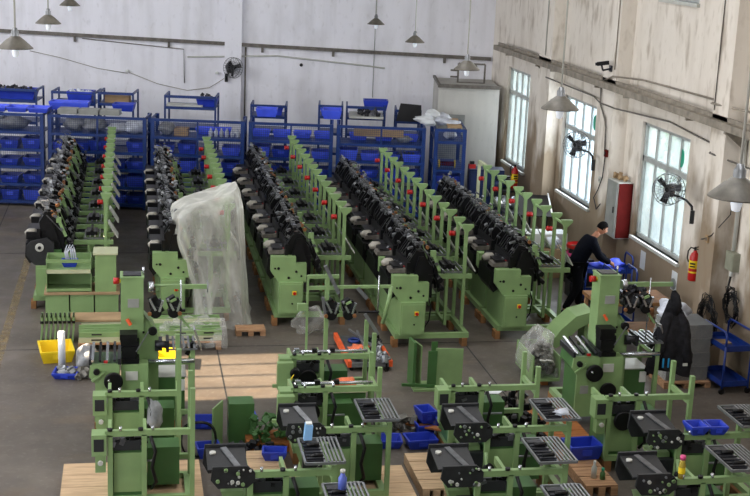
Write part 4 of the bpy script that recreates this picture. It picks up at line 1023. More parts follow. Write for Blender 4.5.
    # lower right: chrome roller beam, rail, case, post
    m = MB(); m.cyl((.36, -.05, 1.0), (.98, -.05, 1.0), .03, 10); m.out('beam_roller', 'chrome', r)
    MB().box(.36, .98, .02, .08, .92, .98).out('rail', g, r)
    MB().box(.93, .99, -.03, .03, .13, 1.15).out('post', g, r); MB().box(.93, .99, .6, .66, .13, 1.15).out('post', g, r); MB().box(.94, .98, .03, .6, .92, .98).out('link_bar', g, r)
    q = MB().box(.4, .86, .1, .6, .14, .72).out('lower_case', 'dgreen', r); MB().box(.38, .88, .08, .62, .72, .735).out('lid', 'lgrey', q); MB().box(.76, .86, .085, .1, .52, .68).out('label_card', 'white', q)
    MB().box(.36, .96, -.02, .04, .21, .27).out('lower_rail', g, r)
    return r
column_loom('tall green column loom with red button in the left foreground', -.14, 17.05)
column_loom('tall green column loom with red button beside the hanging black jacket', 6.56, 16.95)

# mast loom: frame with a tall two-post mast and an arm
r = frame_loom('green mast loom with two thin tall posts and a slanted green leg, centre', 2.2, 17.0, 1.1, zp=1.35, shaft=True, seed=21, wheelz=True)
for dx, dy, z1, w in ((.19, .12, 2.16, .03), (.46, .12, 2.18, .055)):
    MB().box(dx-w/2, dx+w/2, dy-w/2, dy+w/2, .96, z1).out('mast_post', 'green', r)
for z in (2.14, 1.98): MB().box(.19, .62, .1, .14, z-.025, z+.025).out('mast_bar', 'green', r)
MB().box(.05, .19, .08, .14, 1.66, 1.76).out('mast_block', 'green', r)
MB().box(.62, 1.36, .1, .14, 1.97, 2.01).out('top_arm', 'green', r)
m = MB(); m.tube([(1.36, .12, 1.99), (1.34, .12, 1.8), (1.26, .12, 1.45)], .03, 8); m.out('leg', 'green', r)
creel(r, .42, .1, 1.68)
m = MB(); m.cyl((1.18, .1, 2.15), (1.18, .1, 1.65), .01, 6); m.out('thin_rod', 'chrome', r)
for a, b in (((.42, .1, 2.3), (.62, .1, 1.9)), ((.88, .1, 1.98), (1.02, .1, 1.82)), ((1.0, .1, 1.6), (1.2, .1, 1.3)), ((.4, .1, 1.85), (.44, .1, 1.6))):
    m = MB(); m.bar(a, b, .04, .05); m.out('guide_arm', 'alu', r)
m = MB(); m.box(.9, 1.2, .08, .12, 1.62, 1.64); m.out('guide_bracket', 'black', r)
# side brackets on the mast loom and its neighbour, bearing blocks on the left
for yy, xx in ((17.0, 2.2), (15.7, 2.06)):
    t = [o for o in bpy.data.objects if o.name.startswith('loom_frame') and abs(o.location.y-yy) < .01 and abs(o.location.x-xx) < .01][0]
    q = MB().prism([(-.24, 1.0), (-.02, 1.0), (-.02, .62), (-.24, .62)], 'y', -.2, -.1).out('side_arm', 'green', t)
    m = MB(); wheel(m, (-.0, -.2, .86), .07, .12); m.out('side_motor', 'black', t); m = MB(); wheel(m, (-.02, -.2, .70), .04, .08); m.out('side_motor', 'dark', t)
    MB().bar((-.3, -.15, .66), (-.05, -.15, .66), .05, .04).out('side_foot', 'green', t)
    MB().tube([(-.02, -.25, .86), (-.08, -.26, .75), (-.04, -.25, .64)], .012, 6).out('hose', 'yellow', t)
t = thing('green_case', 'green sheet metal case with orange cloth bag on it behind the shafted frame', 'case', (3.0, 16.2, 0))
MB().box(-.48, .08, 0, .4, .0, .78).out('case', 'dgreen', t); MB().box(-.5, .1, -.02, .42, .78, .795).out('lid', 'cream', t)
m = MB(); m.blob((0, 0, .06), (.16, .11, .06), 4, .3); o = tag(m.out('cloth_bundle', 'orag', None, (2.83, 16.4, .795)), 'orange cloth bundle lying on the green case, centre', 'cloth')
# ---------------------------------------------------------------- loose things on the floor
def sheet_box(name, label, cat, loc, w, d, h, mt='green', rz=0, t=.012, openf=True, shelf=None, group=None):
    r = thing(name, label, cat, loc, rz, group)
    MB().box(0, t, 0, d, 0, h).out('side_panel', mt, r); MB().box(w-t, w, 0, d, 0, h).out('side_panel', mt, r)
    MB().box(t, w-t, d-t, d, 0, h).out('back_panel', mt, r)
    MB().box(t, w-t, 0, d-t, 0, t).out('bottom', mt, r)
    if shelf is not None: MB().box(t, w-t, 0, d-t, shelf, shelf+t).out('shelf', mt, r)
    if openf:
        for z0, z1 in ((0, .06), (h-.06, h)): MB().box(t, w-t, 0, t, z0, z1).out('rail', mt, r)
    else: MB().box(t, w-t, 0, t, t, h).out('front_panel', mt, r)
    return r
for k in range(3):
    r = sheet_box('cabinet', 'low green cabinet under the brown board, %s of three' % ['left', 'middle', 'right'][k], 'cabinet', (-1.46+.42*k, 22.2, 0), .395, .6, .46, openf=False, group='low green cabinets in the stack')
    MB().box(0.01, .385, 0, .6, .46, .47).out('top', 'green', r)
tag(MB().box(-.02, .82, -.03, .63, 0, .04).out('board', 'board', None, (-1.46, 22.2, .47)), 'brown board between the low cabinets and the open green cabinet', 'board')
tag(MB().box(0, .44, -.03, .63, 0, .04).out('board', 'board', None, (-.64, 22.2, .47)), 'brown board under the tall green cabinet at left', 'board')
r = sheet_box('open_cabinet', 'open green cabinet with an inner shelf on top of the stack at left', 'cabinet', (-1.44, 22.22, .51), .76, .5, .58, shelf=.40)
MB().box(.0, .76, 0, .02, .33, .40).out('front_rail', 'cream', r)
r = sheet_box('cabinet', 'tall closed green cabinet with cream lid on the stack at left', 'cabinet', (-.62, 22.22, .51), .36, .45, .66, openf=False)
MB().box(-.03, .39, -.02, .47, .66, .69).out('lid', 'cream', r)
t = thing('parts_tub', 'blue tub with white cable ends inside the open green cabinet', 'tub', (-1.05, 22.42, .922))
m = MB(); bin_mesh(m, .26, .2, .12); m.out('tub', 'bin', t)
for k in range(3): MB().tube([(-.05+.03*k, 0, .03), (-.08+.02*k, 0, .25), (-.04+.05*k, 0, .38), (.02+.03*k, 0, .3), (.04+.04*k, 0, .05)], .012, 6).out('cable', 'wsack', t)
# pallet of green beams with film
def wpal(name, label, loc, w, d, mt='wood', rz=0, h=.14, n=6, grp=None):
    r = thing(name, label, 'pallet', loc, rz, grp)
    for i in range(n): MB().box(0, w, d*i/n+.01, d*(i+1)/n-.01, h-.025, h).out('board', mt, r)
    for i in range(3): x = (w-.09)*i/2; MB().box(x, x+.09, 0, d, 0, h-.025).out('runner', mt, r)
    return r
wpal('wooden_pallet', 'wooden pallet under the stacked green beams', (-.85, 20.45, 0), 2.3, 1.1)
rr_ = random.Random(3)
for j in range(4):
    for i in range(2):
        y = 20.5+.26*j+.02*i; z = .142+.085*i; t = thing('steel_beam', 'long green steel beam, %s layer, %s from the front of the stack' % (['lower', 'upper'][i], ORD[j]), 'beam', (-.85+.04*rr_.random(), y, z), R(rr_.uniform(-1.5, 1.5)), 'stacked green beams')
        MB().box(0, 2.3, 0, .02, 0, .08).box(0, 2.3, .02, .16, 0, .012).box(0, 2.3, .16, .18, 0, .08).out('channel', 'green' if (i+j) % 3 else 'cream', t)
        for k in range(5): MB().box(.2+.45*k, .36+.45*k, -.003, 0, .03, .055).out('slot', 'tinside', t)
o = tag(MB().box(-.5, .5, -.22, .22, 0, .035).out('board', 'board', None, (-.5, 21.3, .315)), 'brown board lying on the left end of the green beams', 'board')
m = MB(); rr2 = random.Random(8); n = 22
vs = []; 
for i in range(n+1):
    for j in range(7):
        u = i/n; v = j/6; prof = math.sin(v*math.pi)
        vs.append((.0+1.1*u, 1.15*v-.02, .04+.31*min(1, prof*2.0)*(.75+.5*noise.noise(Vector((u*5, v*5, 3))))+.05*noise.noise(Vector((u*14, v*11, 1)))))
m.add(vs, [(i*7+j, (i+1)*7+j, (i+1)*7+j+1, i*7+j+1) for i in range(n) for j in range(6)], True)
tag(m.out('plastic_film', 'wrap', None, (.45, 20.4, .02)), 'crumpled clear film over the right end of the green beams', 'film')
# row of small green brackets leaning together
for k in range(8):
    t = thing('angle_bracket', 'slim green bracket in the row standing left of the beam stack', 'bracket', (-1.48+.072*k, 20.95, 0), 0, 'slim green brackets')
    m = MB(); m.prism([(0, 0), (.03, 0), (.06, .30), (.05, .46), (.02, .46), (.03, .30)], 'y', 0, .25); m.out('plate', 'green', t)
    m = MB(); m.cyl((.045, .0, .44), (.045, .0, .52), .012, 6); m.cbox((.04, -.01, .36), (.05, .03, .04)); m.out('pin', 'black', t)
# yellow crates, roll, blue tray
def crate(name, label, loc, w, d, h, mt, rz=0, cat='crate', grp=None):
    m = MB(); bin_mesh(m, w, d, h, .015, .035); r = thing(name, label, cat, loc, rz, grp); m.out('tub', mt, r)
    MB().box(-w*.15, w*.15, -d/2-.012, -d/2+.004, h*.35, h*.75).out('handle', mt, r); return r
crate('plastic_crate', 'yellow plastic crate on the floor at far left', (-1.18, 20.2, 0), .5, .6, .2, 'yellow', R(8))
crate('plastic_crate', 'yellow plastic crate behind the left column loom', (.5, 19.75, 0), .42, .5, .2, 'yellow', R(-5))
m = MB(); m.lathe([(0, 0), (.055, 0), (.055, .62), (.03, .62), (.03, .6), (0, .6)], n=20); tag(m.out('paper_roll', 'paper', None, (-1.06, 19.62, 0)), 'white roll standing upright in front of the yellow crate', 'roll')
crate('parts_tray', 'small blue tray full of bolts beside the white roll', (-.98, 19.3, 0), .36, .34, .1, 'bin', R(-8), 'tray')
fill_obj('bolts', 'bolts and fittings heaped in the small blue tray', 'bolts', (-.98, 19.3, .03), .1, .1, .07, 'alu', 4, 24)
m = MB(); m.blob((0, 0, .16), (.17, .2, .17), 5, .4, 14, 10); tag(m.out('rubbish_bag', 'sack', None, (-.68, 19.7, 0)), 'grey plastic bag of scraps left of the left column loom', 'bag')
fill_obj('scrap_metal', 'small scrap heap on the floor under the left column loom edge', 'scrap', (-.62, 19.15, 0), .22, .15, .12, 'stone', 5, 26)
# plastic film draped over the front loom of the second row
def drape():
    m = MB(); lv = []
    # level: z, left x, right x, front y, back y
    L = [(2.20, 1.45, 1.86, 22.4, 23.3), (2.10, .95, 1.92, 22.2, 23.38), (1.92, .70, 1.95, 21.98, 23.4), (1.5, .70, 1.96, 21.9, 23.42), (1.1, .84, 2.0, 21.82, 23.42), (.6, 1.0, 2.03, 21.7, 23.4), (.2, 1.04, 2.05, 21.6, 23.4), (.01, 1.0, 2.12, 21.5, 23.4)]
    n = 96; K = 26; rows_ = []
    for kk in range(K+1):
        f = kk/K*(len(L)-1); i = min(int(f), len(L)-2); q = f-i; a = [L[i][j]*(1-q)+L[i+1][j]*q for j in range(5)]
        row = []
        for j in range(n):
            t = 2*math.pi*j/n; c, s_ = math.cos(t), math.sin(t)
            px = abs(c)**.7*(1 if c > 0 else -1); py = abs(s_)**.7*(1 if s_ > 0 else -1)
            cx, hw = (a[1]+a[2])/2, (a[2]-a[1])/2; cy, hd = (a[3]+a[4])/2, (a[4]-a[3])/2
            fold = 1+.03*math.sin(t*9+kk*.22)*min(1, kk/5)+.018*math.sin(t*17-kk*.3)*min(1, kk/5)+.06*noise.noise(Vector((c*1.6, s_*1.6, kk*.07)))
            zz = a[0]+.10*px*max(0, 1-kk/14)
            row.append((cx+px*hw*fold, cy+py*hd*fold, max(.005, zz+(.012*math.sin(t*5)))))
        rows_.append(row)
    vs = [v for r_ in rows_ for v in r_]
    m.add(vs, [(k*n+j, (k+1)*n+j, (k+1)*n+(j+1) % n, k*n+(j+1) % n) for k in range(K) for j in range(n)], True)
    c = tuple(sum(v[i] for v in rows_[0])/n for i in range(3)); m.add(rows_[0]+[(c[0], c[1], c[2]+.02)], [(j, (j+1) % n, n) for j in range(n)], True)
    return m
tag(drape().out('plastic_cover', 'film'), 'cloudy plastic sheet draped over the frontmost loom of the second row', 'cover')
wpal('wooden_pallet', 'brown pallet edge showing below the plastic cover', (1.75, 21.15, 0), .5, .35, 'wood', 0, .1, 2)
# green sheet parts standing on the floor
r = thing('sheet_cabinet', 'green sheet metal box with open door left of the loom frames, centre', 'cabinet', (1.2, 16.45, 0))
MB().box(.08, .42, 0, .3, 0, .56).out('box', 'dgreen', r); m = MB(); m.prism([(-.02, 0), (.0, 0), (.0, .62), (-.02, .62)], 'y', -.35, .0, Matrix.Rotation(R(-25), 4, 'Z')); m.out('door', 'green', r)
r = thing('panel_assembly', 'upright green door panels standing together on the floor, centre', 'panels', (4.22, 18.35, 0))
for (a, b, c, d, h, mt, rz) in ((.34, .0, .42, .02, .66, 'green', -8), (.0, .02, .04, .3, .74, 'dgreen', 4), (.12, .05, .02, .3, .68, 'green', 10), (.22, -.02, .14, .02, .62, 'dgreen', 0), (.3, .12, .1, .02, .72, 'dgreen', 12)):
    m = MB(); m.box(0, c, 0, d, 0.03, h, Matrix.Translation((a, b, 0)) @ Matrix.Rotation(R(rz), 4, 'Z')); m.out('panel', mt, r)
MB().box(-.0, .7, -.1, .3, 0, .035).out('base_plate', 'green', r); MB().bar((-.18, -.04, .1), (.35, -.02, .06), .04).out('bar', 'dgreen', r)
# tool trolley bed with orange corners
r = thing('tool_trolley', 'low trolley bed with orange corners covered in tools, centre', 'trolley', (3.38, 19.25, 0))
MB().box(0, .68, 0, 1.5, .08, .11).out('bed', 'steelm', r)
for x0, x1, y0, y1 in ((-.02, .04, -.02, 1.5), (.64, .70, -.02, .75)): MB().box(x0, x1, y0, y1, .07, .17).out('edge', 'orange', r)
MB().box(.04, .64, -.02, .02, .07, .14).out('front_rail', 'alu', r)
for x in (.02, .6):
    for y in (.05, 1.4): m = MB(); wheel(m, (x+.03, y, .035), .035, .04); m.bar((x+.03, y, .035), (x+.03, y, .08), .03); m.out('castor', 'black', r)
m = MB(); m.blob((0, 0, .045), (.17, .15, .06), 7, .9, 18, 8); tag(m.out('rag', 'orag', None, (3.66, 19.85, .11)), 'orange rag crumpled on the tool trolley', 'rag')
m = MB(); m.tube([(.09*math.cos(a), .09*math.sin(a), .03) for a in [2*math.pi*i/20 for i in range(20)]], .026, 8, True); tag(m.out('tape_ring', 'cart', None, (3.66, 20.4, .11)), 'blue ring lying at the rear of the tool trolley', 'ring')
fill_obj('tools', 'grey tools and fittings scattered on the trolley bed', 'tools', (3.85, 19.6, .11), .17, .38, .1, 'alu', 9, 34)
fill_obj('tools', 'small tools and clips heaped at the left of the trolley bed', 'tools', (3.6, 19.55, .11), .14, .2, .08, 'steelm', 41, 22)
fill_obj('black_parts', 'black parts at the right of the trolley bed', 'parts', (3.93, 20.1, .11), .1, .25, .1, 'black', 10, 16)
for k, (a, b) in enumerate((((3.62, 20.75, .22), (4.05, 19.3, .19)), ((3.75, 20.7, .21), (3.72, 19.5, .20)))): tag(MB().bar(a, b, .03, .03).out('steel_bar', 'alu'), 'grey steel bar lying across the trolley, %s' % ['diagonal'  , 'straight'][k], 'bar')
t = thing('wrench', 'black wrench hanging from the front of the tool trolley', 'wrench', (3.98, 19.21, .0))
MB().box(-.015, .015, -.01, .01, .04, .14).out('shaft', 'black', t); m = MB(); m.tube([(.03*math.cos(a), 0, .02+.03*math.sin(a)+.01) for a in [2*math.pi*i/12 for i in range(12)]], .01, 5, True); m.out('ring', 'black', t)
m = MB(); m.blob((0, 0, .2), (.28, .2, .22), 9, .35, 16, 10); tag(m.out('plastic_bag', 'wrap', None, (3.05, 21.3, 0)), 'clear plastic bag behind the mast loom, below the middle row', 'bag')
# pallets, bins and scraps between the frames
wpal('wooden_pallet', 'pale pallet between the black-plated frames right of centre', (3.52, 14.45, 0), .36, 1.15, 'woodl', 0, .14, 4)
wpal('wooden_pallet', 'pale pallet at the left end of the frames, centre foreground', (1.42, 14.75, 0), .5, 1.1, 'woodl', 0, .14, 4)
wpal('wooden_pallet', 'brown pallet under the blue bin and spray cans', (5.6, 14.35, 0), .42, 1.2, 'wood', 0, .14, 4)
wpal('wooden_pallet', 'brown pallet behind the brown one, beside the right column loom', (5.62, 15.9, 0), .6, 1.2, 'woodo', 0, .14, 4)
wpal('wooden_pallet', 'orange-brown plank pallet beside the green parts heap', (1.5, 16.1, 0), .6, .5, 'woodo', 0, .12, 3)
m = MB()
tag(MB().bar((3.85, 16.9, .04), (4.35, 15.7, .35), .16, .025).out('plank', 'woodo'), 'tilted orange-brown plank leaning beside the stacked blue bins', 'plank')
def rbin(label, loc, w, d, h, rz=0, mt='bin', grp=None): return crate('storage_bin', label, loc, w, d, h, mt, rz, 'bin', grp)
rbin('upper blue bin of the pair stacked right of centre', (4.02, 16.6, .19), .22, .3, .18, R(10))
rbin('lower blue bin of the pair stacked right of centre', (4.0, 16.58, 0), .24, .34, .18, R(4))
rbin('tall blue bin beside the stacked pair', (4.25, 16.5, 0), .22, .3, .3, R(-5))
rbin('wide blue bin on the floor left of the tilted plank', (3.86, 16.15, 0), .4, .3, .14, R(4))
rbin('flat blue bin on the floor, leftmost by the scrap heap', (3.45, 16.2, 0), .3, .3, .12, R(-6))
fill_obj('scrap_metal', 'heap of metal strips and film scraps on the floor, centre', 'scrap', (3.7, 16.75, 0), .38, .22, .18, 'stone', 12, 60)
fill_obj('black_parts', 'heap of black machine parts behind the frame right of centre', 'parts', (5.0, 16.75, 0), .45, .3, .55, 'black', 14, 110)
fill_obj('black_parts', 'second heap of black parts right of the white paper', 'parts', (5.35, 16.2, 0), .2, .3, .4, 'black', 15, 50)
m = MB(); m.add([(-.16, -.1, .0), (.0, -.16, .02), (.17, .0, .05), (.08, .12, .02), (-.14, .1, .03)], [(0, 1, 2, 3, 4)]); m.add([(-.16, -.1, -.006), (.0, -.16, .014), (.17, .0, .044), (.08, .12, .014), (-.14, .1, .024)], [(4, 3, 2, 1, 0)]); tag(m.out('paper_sheet', 'paper', None, (4.98, 16.5, .64)), 'white paper sheet lying on the black parts heap', 'paper')
fill_obj('machine_parts', 'heap of green and black parts left of the black-plated frame, centre', 'parts', (1.85, 16.3, .125), .25, .2, .3, 'dgreen', 16, 40)
fill_obj('machine_parts', 'black parts lying in front of the green sheet box', 'parts', (1.55, 16.0, .0), .3, .15, .14, 'dark', 17, 40)
rbin('blue bin half hidden behind the green sheet box', (1.55, 17.0, 0), .3, .3, .18, R(3))
rbin('blue bin on the floor right of the left foreground pallet', (.98, 16.05, 0), .3, .26, .16, R(6))
t = rbin('blue bin with a red part at its end, left of the sheet box', (1.0, 17.1, 0), .34, .3, .12, R(-4)); MB().box(.12, .22, -.1, .1, .12, .18).out('red_part', 'red', t)
rbin('blue bin lying between the frames, centre foreground', (1.8, 15.55, .142), .3, .22, .13, R(-8))
rbin('blue bin by the bottom left corner of the left foreground pallet', (-.45, 14.0, 0), .36, .3, .16, R(4))
rbin('blue bin with high back on the brown pallet under the spray cans', (5.86, 15.3, .142), .44, .34, .2, R(4))
rbin('left of two blue bins on the rail at the right', (6.70, 13.77, 1.056), .22, .24, .12, R(3))
rbin('right of two blue bins on the rail at the right', (6.95, 13.76, 1.056), .22, .24, .12, R(-3))
rbin('blue bin at the bottom edge between the frames at right', (5.3, 12.6, .0), .3, .3, .25, 0)
rbin('blue bin under the centre frames beside the pallet', (2.95, 16.9, 0), .3, .3, .15, 0)
# hose coil
m = MB(); m.tube([(.22*math.cos(a)*(1+.03*(i//24)), .04*math.sin(3*a)+.02*(i//24), .27+.25*math.sin(a)) for i, a in [(i, 2*math.pi*i/24) for i in range(60)]], .012, 6); tag(m.out('hose_coil', 'black', None, (.85, 15.95, 0)), 'black hose standing in loops behind the left foreground posts', 'hose')
# bottles and cans
def bottle(name, label, loc, r, h, mt, capm, cap_r=.6, cat='bottle', cap_h=.03):
    t = thing(name, label, cat, loc); m = MB(); m.lathe([(0, 0), (r, 0), (r, h*.7), (r*cap_r*.9, h*.86), (r*cap_r*.9, h), (0, h)], n=16); m.out('body', mt, t)
    m = MB(); m.lathe([(0, 0), (r*cap_r, 0), (r*cap_r, cap_h), (0, cap_h)], (0, 0, h), 14); m.out('cap', capm, t); return t
bottle('water_bottle', 'violet-blue bottle with grey cap on the tray at the bottom edge', (2.12, 12.2, 1.2), .045, .2, 'pblue', 'lgrey')
t = bottle('drink_bottle', 'clear bottle of amber liquid with a pink cap on the rail at right', (5.97, 12.5, 1.056), .038, .22, 'liquid', 'pink', .85, 'bottle', .045); m = MB(); m.lathe([(.0385, .06), (.0385, .13)], n=16); m.out('label', 'yellow', t)
bottle('spray_can', 'grey spray can standing on the brown pallet', (5.78, 14.6, .142), .035, .2, 'lgrey', 'white', .5, 'can')
bottle('spray_can', 'short green spray can beside the grey one', (5.88, 14.55, .142), .035, .12, 'dgreen', 'green2', .6, 'can')
t = thing('pump_box', 'light blue plastic box standing at the rear corner of the tray, centre foreground', 'box', (1.95, 13.6, 1.2))
MB().prism([(-.05, 0), (.04, 0), (.05, .17), (-.035, .19)], 'y', -.04, .04).out('body', 'lblue', t); MB().box(-.03, .04, -.035, .035, .185, .2).out('lid', 'white', t)
m = MB(); m.blob((0, 0, .03), (.09, .07, .035), 4, .6); tag(m.out('cloth_rag', 'wsack', None, (5.12, 14.15, 1.195)), 'small white rag on the roller tray right of centre', 'rag')
tag(MB().tube([(7.25, 15.0, .02), (7.35, 15.1, .3), (7.25, 15.0, .45), (7.4, 14.9, .6), (7.3, 14.9, .3), (7.4, 14.8, .05)], .012, 6).out('cable', 'red'), 'red cable tangled behind the right foreground trays', 'cable')
# film-wrapped junk and sloping panel
r = thing('scrap_box', 'open green box of film-wrapped fittings left of the right column loom', 'box', (6.1, 18.3, 0))
MB().box(0, .45, 0, .9, .1, .14).box(0, .02, 0, .9, .14, .5).box(.43, .45, 0, .9, .14, .5).box(.02, .43, .88, .9, .14, .5).out('box', 'green', r); MB().box(.2, .3, .1, .8, 0, .1).out('runner', 'woodo', r)
fill_obj('fittings', 'heap of grey fittings in film inside the green box', 'parts', (6.33, 18.75, .15), .18, .34, .4, 'stone', 21, 80)
m = MB(); m.blob((0, 0, .35), (.27, .5, .4), 11, .35, 22, 14); tag(m.out('plastic_film', 'wrap', None, (6.32, 18.75, .05)), 'clear film bunched over the box of fittings', 'film')
for k in range(2): tag(MB().bar((6.2+.1*k, 18.15, .5), (6.28+.1*k, 18.3, .42), .1, .02).out('metal_plate', 'lgrey'), 'pale metal plate on the front of the fittings, %s' % ['left', 'right'][k], 'plate')
r = thing('sloping_panel', 'curved green sheet panel leaning left of the right column loom', 'panel', (6.75, 19.3, 0))
m = MB(); m.prism([(-.05, .38), (.12, .62), (.36, .84), (.66, .92), (.66, .76), (.4, .62), (.2, .4), (.05, .30)], 'y', 0, .5); m.out('panel', 'green', r)
for x in (.0, .55): MB().box(x, x+.06, .1, .4, 0, .42 if x < .1 else .82).out('leg', 'green', r)
# ---------------------------------------------------------------- right side: bench, wrapped pile, carts, jacket
r = thing('workbench', 'wooden workbench behind the hanging jacket', 'bench', (7.7, 19.9, 0))
MB().box(0, 1.35, 0, .8, .82, .88).out('top', 'woodb', r)
for x in (.03, 1.26):
    for y in (.03, .72): MB().box(x, x+.06, y, y+.05, 0, .82).out('leg', 'wood', r)
MB().box(.05, 1.3, .1, .7, .3, .33).out('shelf', 'wood', r)
fill_obj('parts', 'dark parts and cloths heaped on the wooden workbench', 'parts', (8.2, 20.2, .88), .4, .25, .2, 'dark', 23, 50)
for k in range(4):
    m = MB(); m.box(0, .68, 0, .62, 0, .225); r = thing('wrapped_box', 'grey film-wrapped box, %s of the stack behind the jacket' % ['lowest', 'second', 'third', 'topmost'][k], 'box', (8.26+.02*(k % 2), 18.2, .1+.228*k), 0, 'film-wrapped boxes'); m.out('box', 'lead', r)
    m = MB(); m.box(-.008, .688, -.008, .628, .0, .222); m.out('film', 'wrap', r)
wpal('wooden_pallet', 'wooden pallet under the film-wrapped boxes', (8.2, 18.1, 0), .78, .9, 'wood', 0, .098, 4)
m = MB(); m.blob((0, 0, .13), (.2, .3, .14), 13, .5, 16, 10); tag(m.out('plastic_bag', 'wsack', None, (8.45, 18.6, 1.015)), 'white plastic bag slumped on the wrapped boxes', 'bag')
def cart(label, loc, rz, w, d, h, h2):
    r = thing('service_cart', label, 'cart', loc, rz)
    for z in (.12, h-.09):
        m = MB(); m.box(0, w, 0, d, z, z+.012); m.box(0, .012, 0, d, z, z+.09); m.box(w-.012, w, 0, d, z, z+.09); m.box(0, w, 0, .012, z, z+.09); m.box(0, w, d-.012, d, z, z+.09); m.out('tray', 'cart', r)
    for x in (0, w):
        for y in (0, d): MB().cyl((x, y, .08), (x, y, h), .018, 8).out('leg', 'cart', r); 
        m = MB(); m.tube([(x, 0, h-.02), (x, 0, h2-.06), (x, .06, h2), (x, d-.06, h2), (x, d, h2-.06), (x, d, h-.02)], .018, 8); m.out('handle', 'cart', r)
    for x in (0, w):
        for y in (0, d): m = MB(); wheel(m, (x, y, .05), .05, .03); m.out('castor', 'black', r)
    return r
cart('blue two-tray service cart beside the cable coils at right', (9.02, 17.8, 0), R(4), .45, .75, .78, 1.0)
cart('blue service cart in front of the person', (8.5, 22.75, 0), R(-4), .9, .5, .72, .95)
cart('blue cart handle showing between the jacket and the near pier', (8.35, 21.0, 0), 0, .45, .5, .8, 1.15)
tag(MB().box(-.14, .14, -.1, .1, 0, .02).out('board', 'board', None, (9.15, 18.25, .705)), 'brown card on the top tray of the right blue cart', 'card')
m = MB(); m.blob((0, 0, .09), (.3, .2, .11), 15, .5, 18, 12); tag(m.out('plastic_bag', 'binl', None, (8.98, 22.9, .65)), 'crumpled blue plastic bag on the cart before the person', 'bag')
# hanging jacket
r = thing('jacket', 'black jacket hanging from the end of the column loom arm', 'jacket', (7.74, 17.1, 0))
m = MB(); n = 40; K = 26; rows_ = []
for kk in range(K+1):
    f = kk/K; z = 1.76-1.1*f; w = .07+.12*min(1, f*3.2)+.17*f**1.6; d = .04+.10*min(1, f*2.5)
    cx = .03-.02*f+.05*math.sin(f*3)
    row = []
    for j in range(n):
        t = 2*math.pi*j/n; fold = 1+.12*math.sin(t*6+1.3*math.sin(f*4))*min(1, f*2.5)+.3*noise.noise(Vector((math.cos(t)*1.5, math.sin(t)*1.5, f*5)))
        zz = z-(.08*math.cos(t*2+1) if kk == K else 0)
        row.append((cx+w*math.cos(t)*fold, d*math.sin(t)*fold, zz))
    rows_.append(row)
m.add([v for q in rows_ for v in q], [(k*n+j, (k+1)*n+j, (k+1)*n+(j+1) % n, k*n+(j+1) % n) for k in range(K) for j in range(n)], True)
m.add(rows_[0], [tuple(range(n))]); m.out('body', 'jacket', r)
for s_, zb in ((-1, .72), (1, .85)):
    m = MB(); m.tube([(.04+.07*s_, -.02, 1.56), (.04+.15*s_, -.07, 1.36), (.04+.19*s_, -.1, 1.1), (.02+.27*s_+.05*(s_ < 0)*-1, -.1, zb-.04)], [.07, .085, .08, .075], 12); m.out('sleeve', 'jacket', r)
m = MB(); m.tube([(.0, -.02, 1.90), (.02, -.05, 1.82), (.04, -.06, 1.68), (.05, -.03, 1.55)], [.03, .07, .09, .06], 12); m.out('hood', 'jacket', r)
for dx in (-.14, -.06): MB().box(dx, dx+.022, -.20, -.185, .78, .92).out('stripe', 'cyan', r)
MB().box(.18, .25, -.20, -.185, .8, .84).out('badge', 'lgrey', r)
# ---------------------------------------------------------------- cluttered corner behind the last row
r = thing('work_table', 'worktable with tilted white-edged board in the right rear corner', 'table', (8.15, 27.1, 0))
MB().box(0, 1.0, 0, 1.3, .8, .84).out('top', 'dark', r)
for x in (.02, .93):
    for y in (.02, 1.23): MB().box(x, x+.05, y, y+.05, 0, .8).out('leg', 'dark', r)
q = MB().bar((.6, -.3, .84), (.9, 1.0, 1.05), .7, .02).out('board', 'black', r)
MB().bar((.97, -.3, .86), (1.27, 1.0, 1.07), .03, .05).out('edge', 'white', q)
r = thing('drum', 'pale metal drum standing on a dark red base in the rear corner', 'drum', (8.55, 30.6, 0)); m = MB(); m.lathe([(0, .62), (.2, .62), (.205, .66), (.2, .7), (.2, 1.08), (.205, 1.1), (.2, 1.12), (0, 1.12)], n=24); m.out('drum', 'alu', r)
m = MB(); m.lathe([(0, 0), (.26, 0), (.26, .62), (0, .62)], n=24); m.out('base', 'dred', r)
r = thing('red_lamp', 'red and black gadget left of the pale drum', 'gadget', (8.12, 30.1, 1.3)); MB().box(-.08, .08, -.06, .06, 0, .1).out('box', 'red', r); MB().box(-.05, .05, -.04, .04, .1, .17).out('grip', 'black', r)
extinguisher('red and yellow fire extinguisher standing in the rear corner', (9.15, 29.9, .85), 0)
for k in range(3):
    t = thing('electric_motor', 'dark blue motor in the rear corner cluster, %s' % ['left', 'middle', 'right'][k], 'motor', (8.75+.16*k, 29.9+.15*k, .95)); m = MB(); m.tube([(0, -.15, 0), (0, -.13, 0), (0, .12, 0), (0, .15, 0)], [.06, .1, .1, .06], 14); m.out('housing', 'navy' if k < 2 else 'dark', t); m = MB(); m.cyl((0, -.22, 0), (0, -.15, 0), .025); m.cbox((0, 0, .11), (.08, .1, .06)); m.out('terminal_box', 'dark', t)
t = thing('work_table', 'low dark bench carrying motors in the rear corner', 'bench', (8.6, 29.6, 0)); MB().box(0, .75, 0, .7, .80, .85).out('top', 'dark', t)
for x in (0, .7):
    for y in (0, .65): MB().box(x, x+.05, y, y+.05, 0, .8).out('leg', 'dark', t)
fill_obj('parts', 'bright fittings heaped on the worktable in the rear corner', 'parts', (8.4, 27.9, .84), .22, .4, .14, 'alu', 31, 40)
k = 0
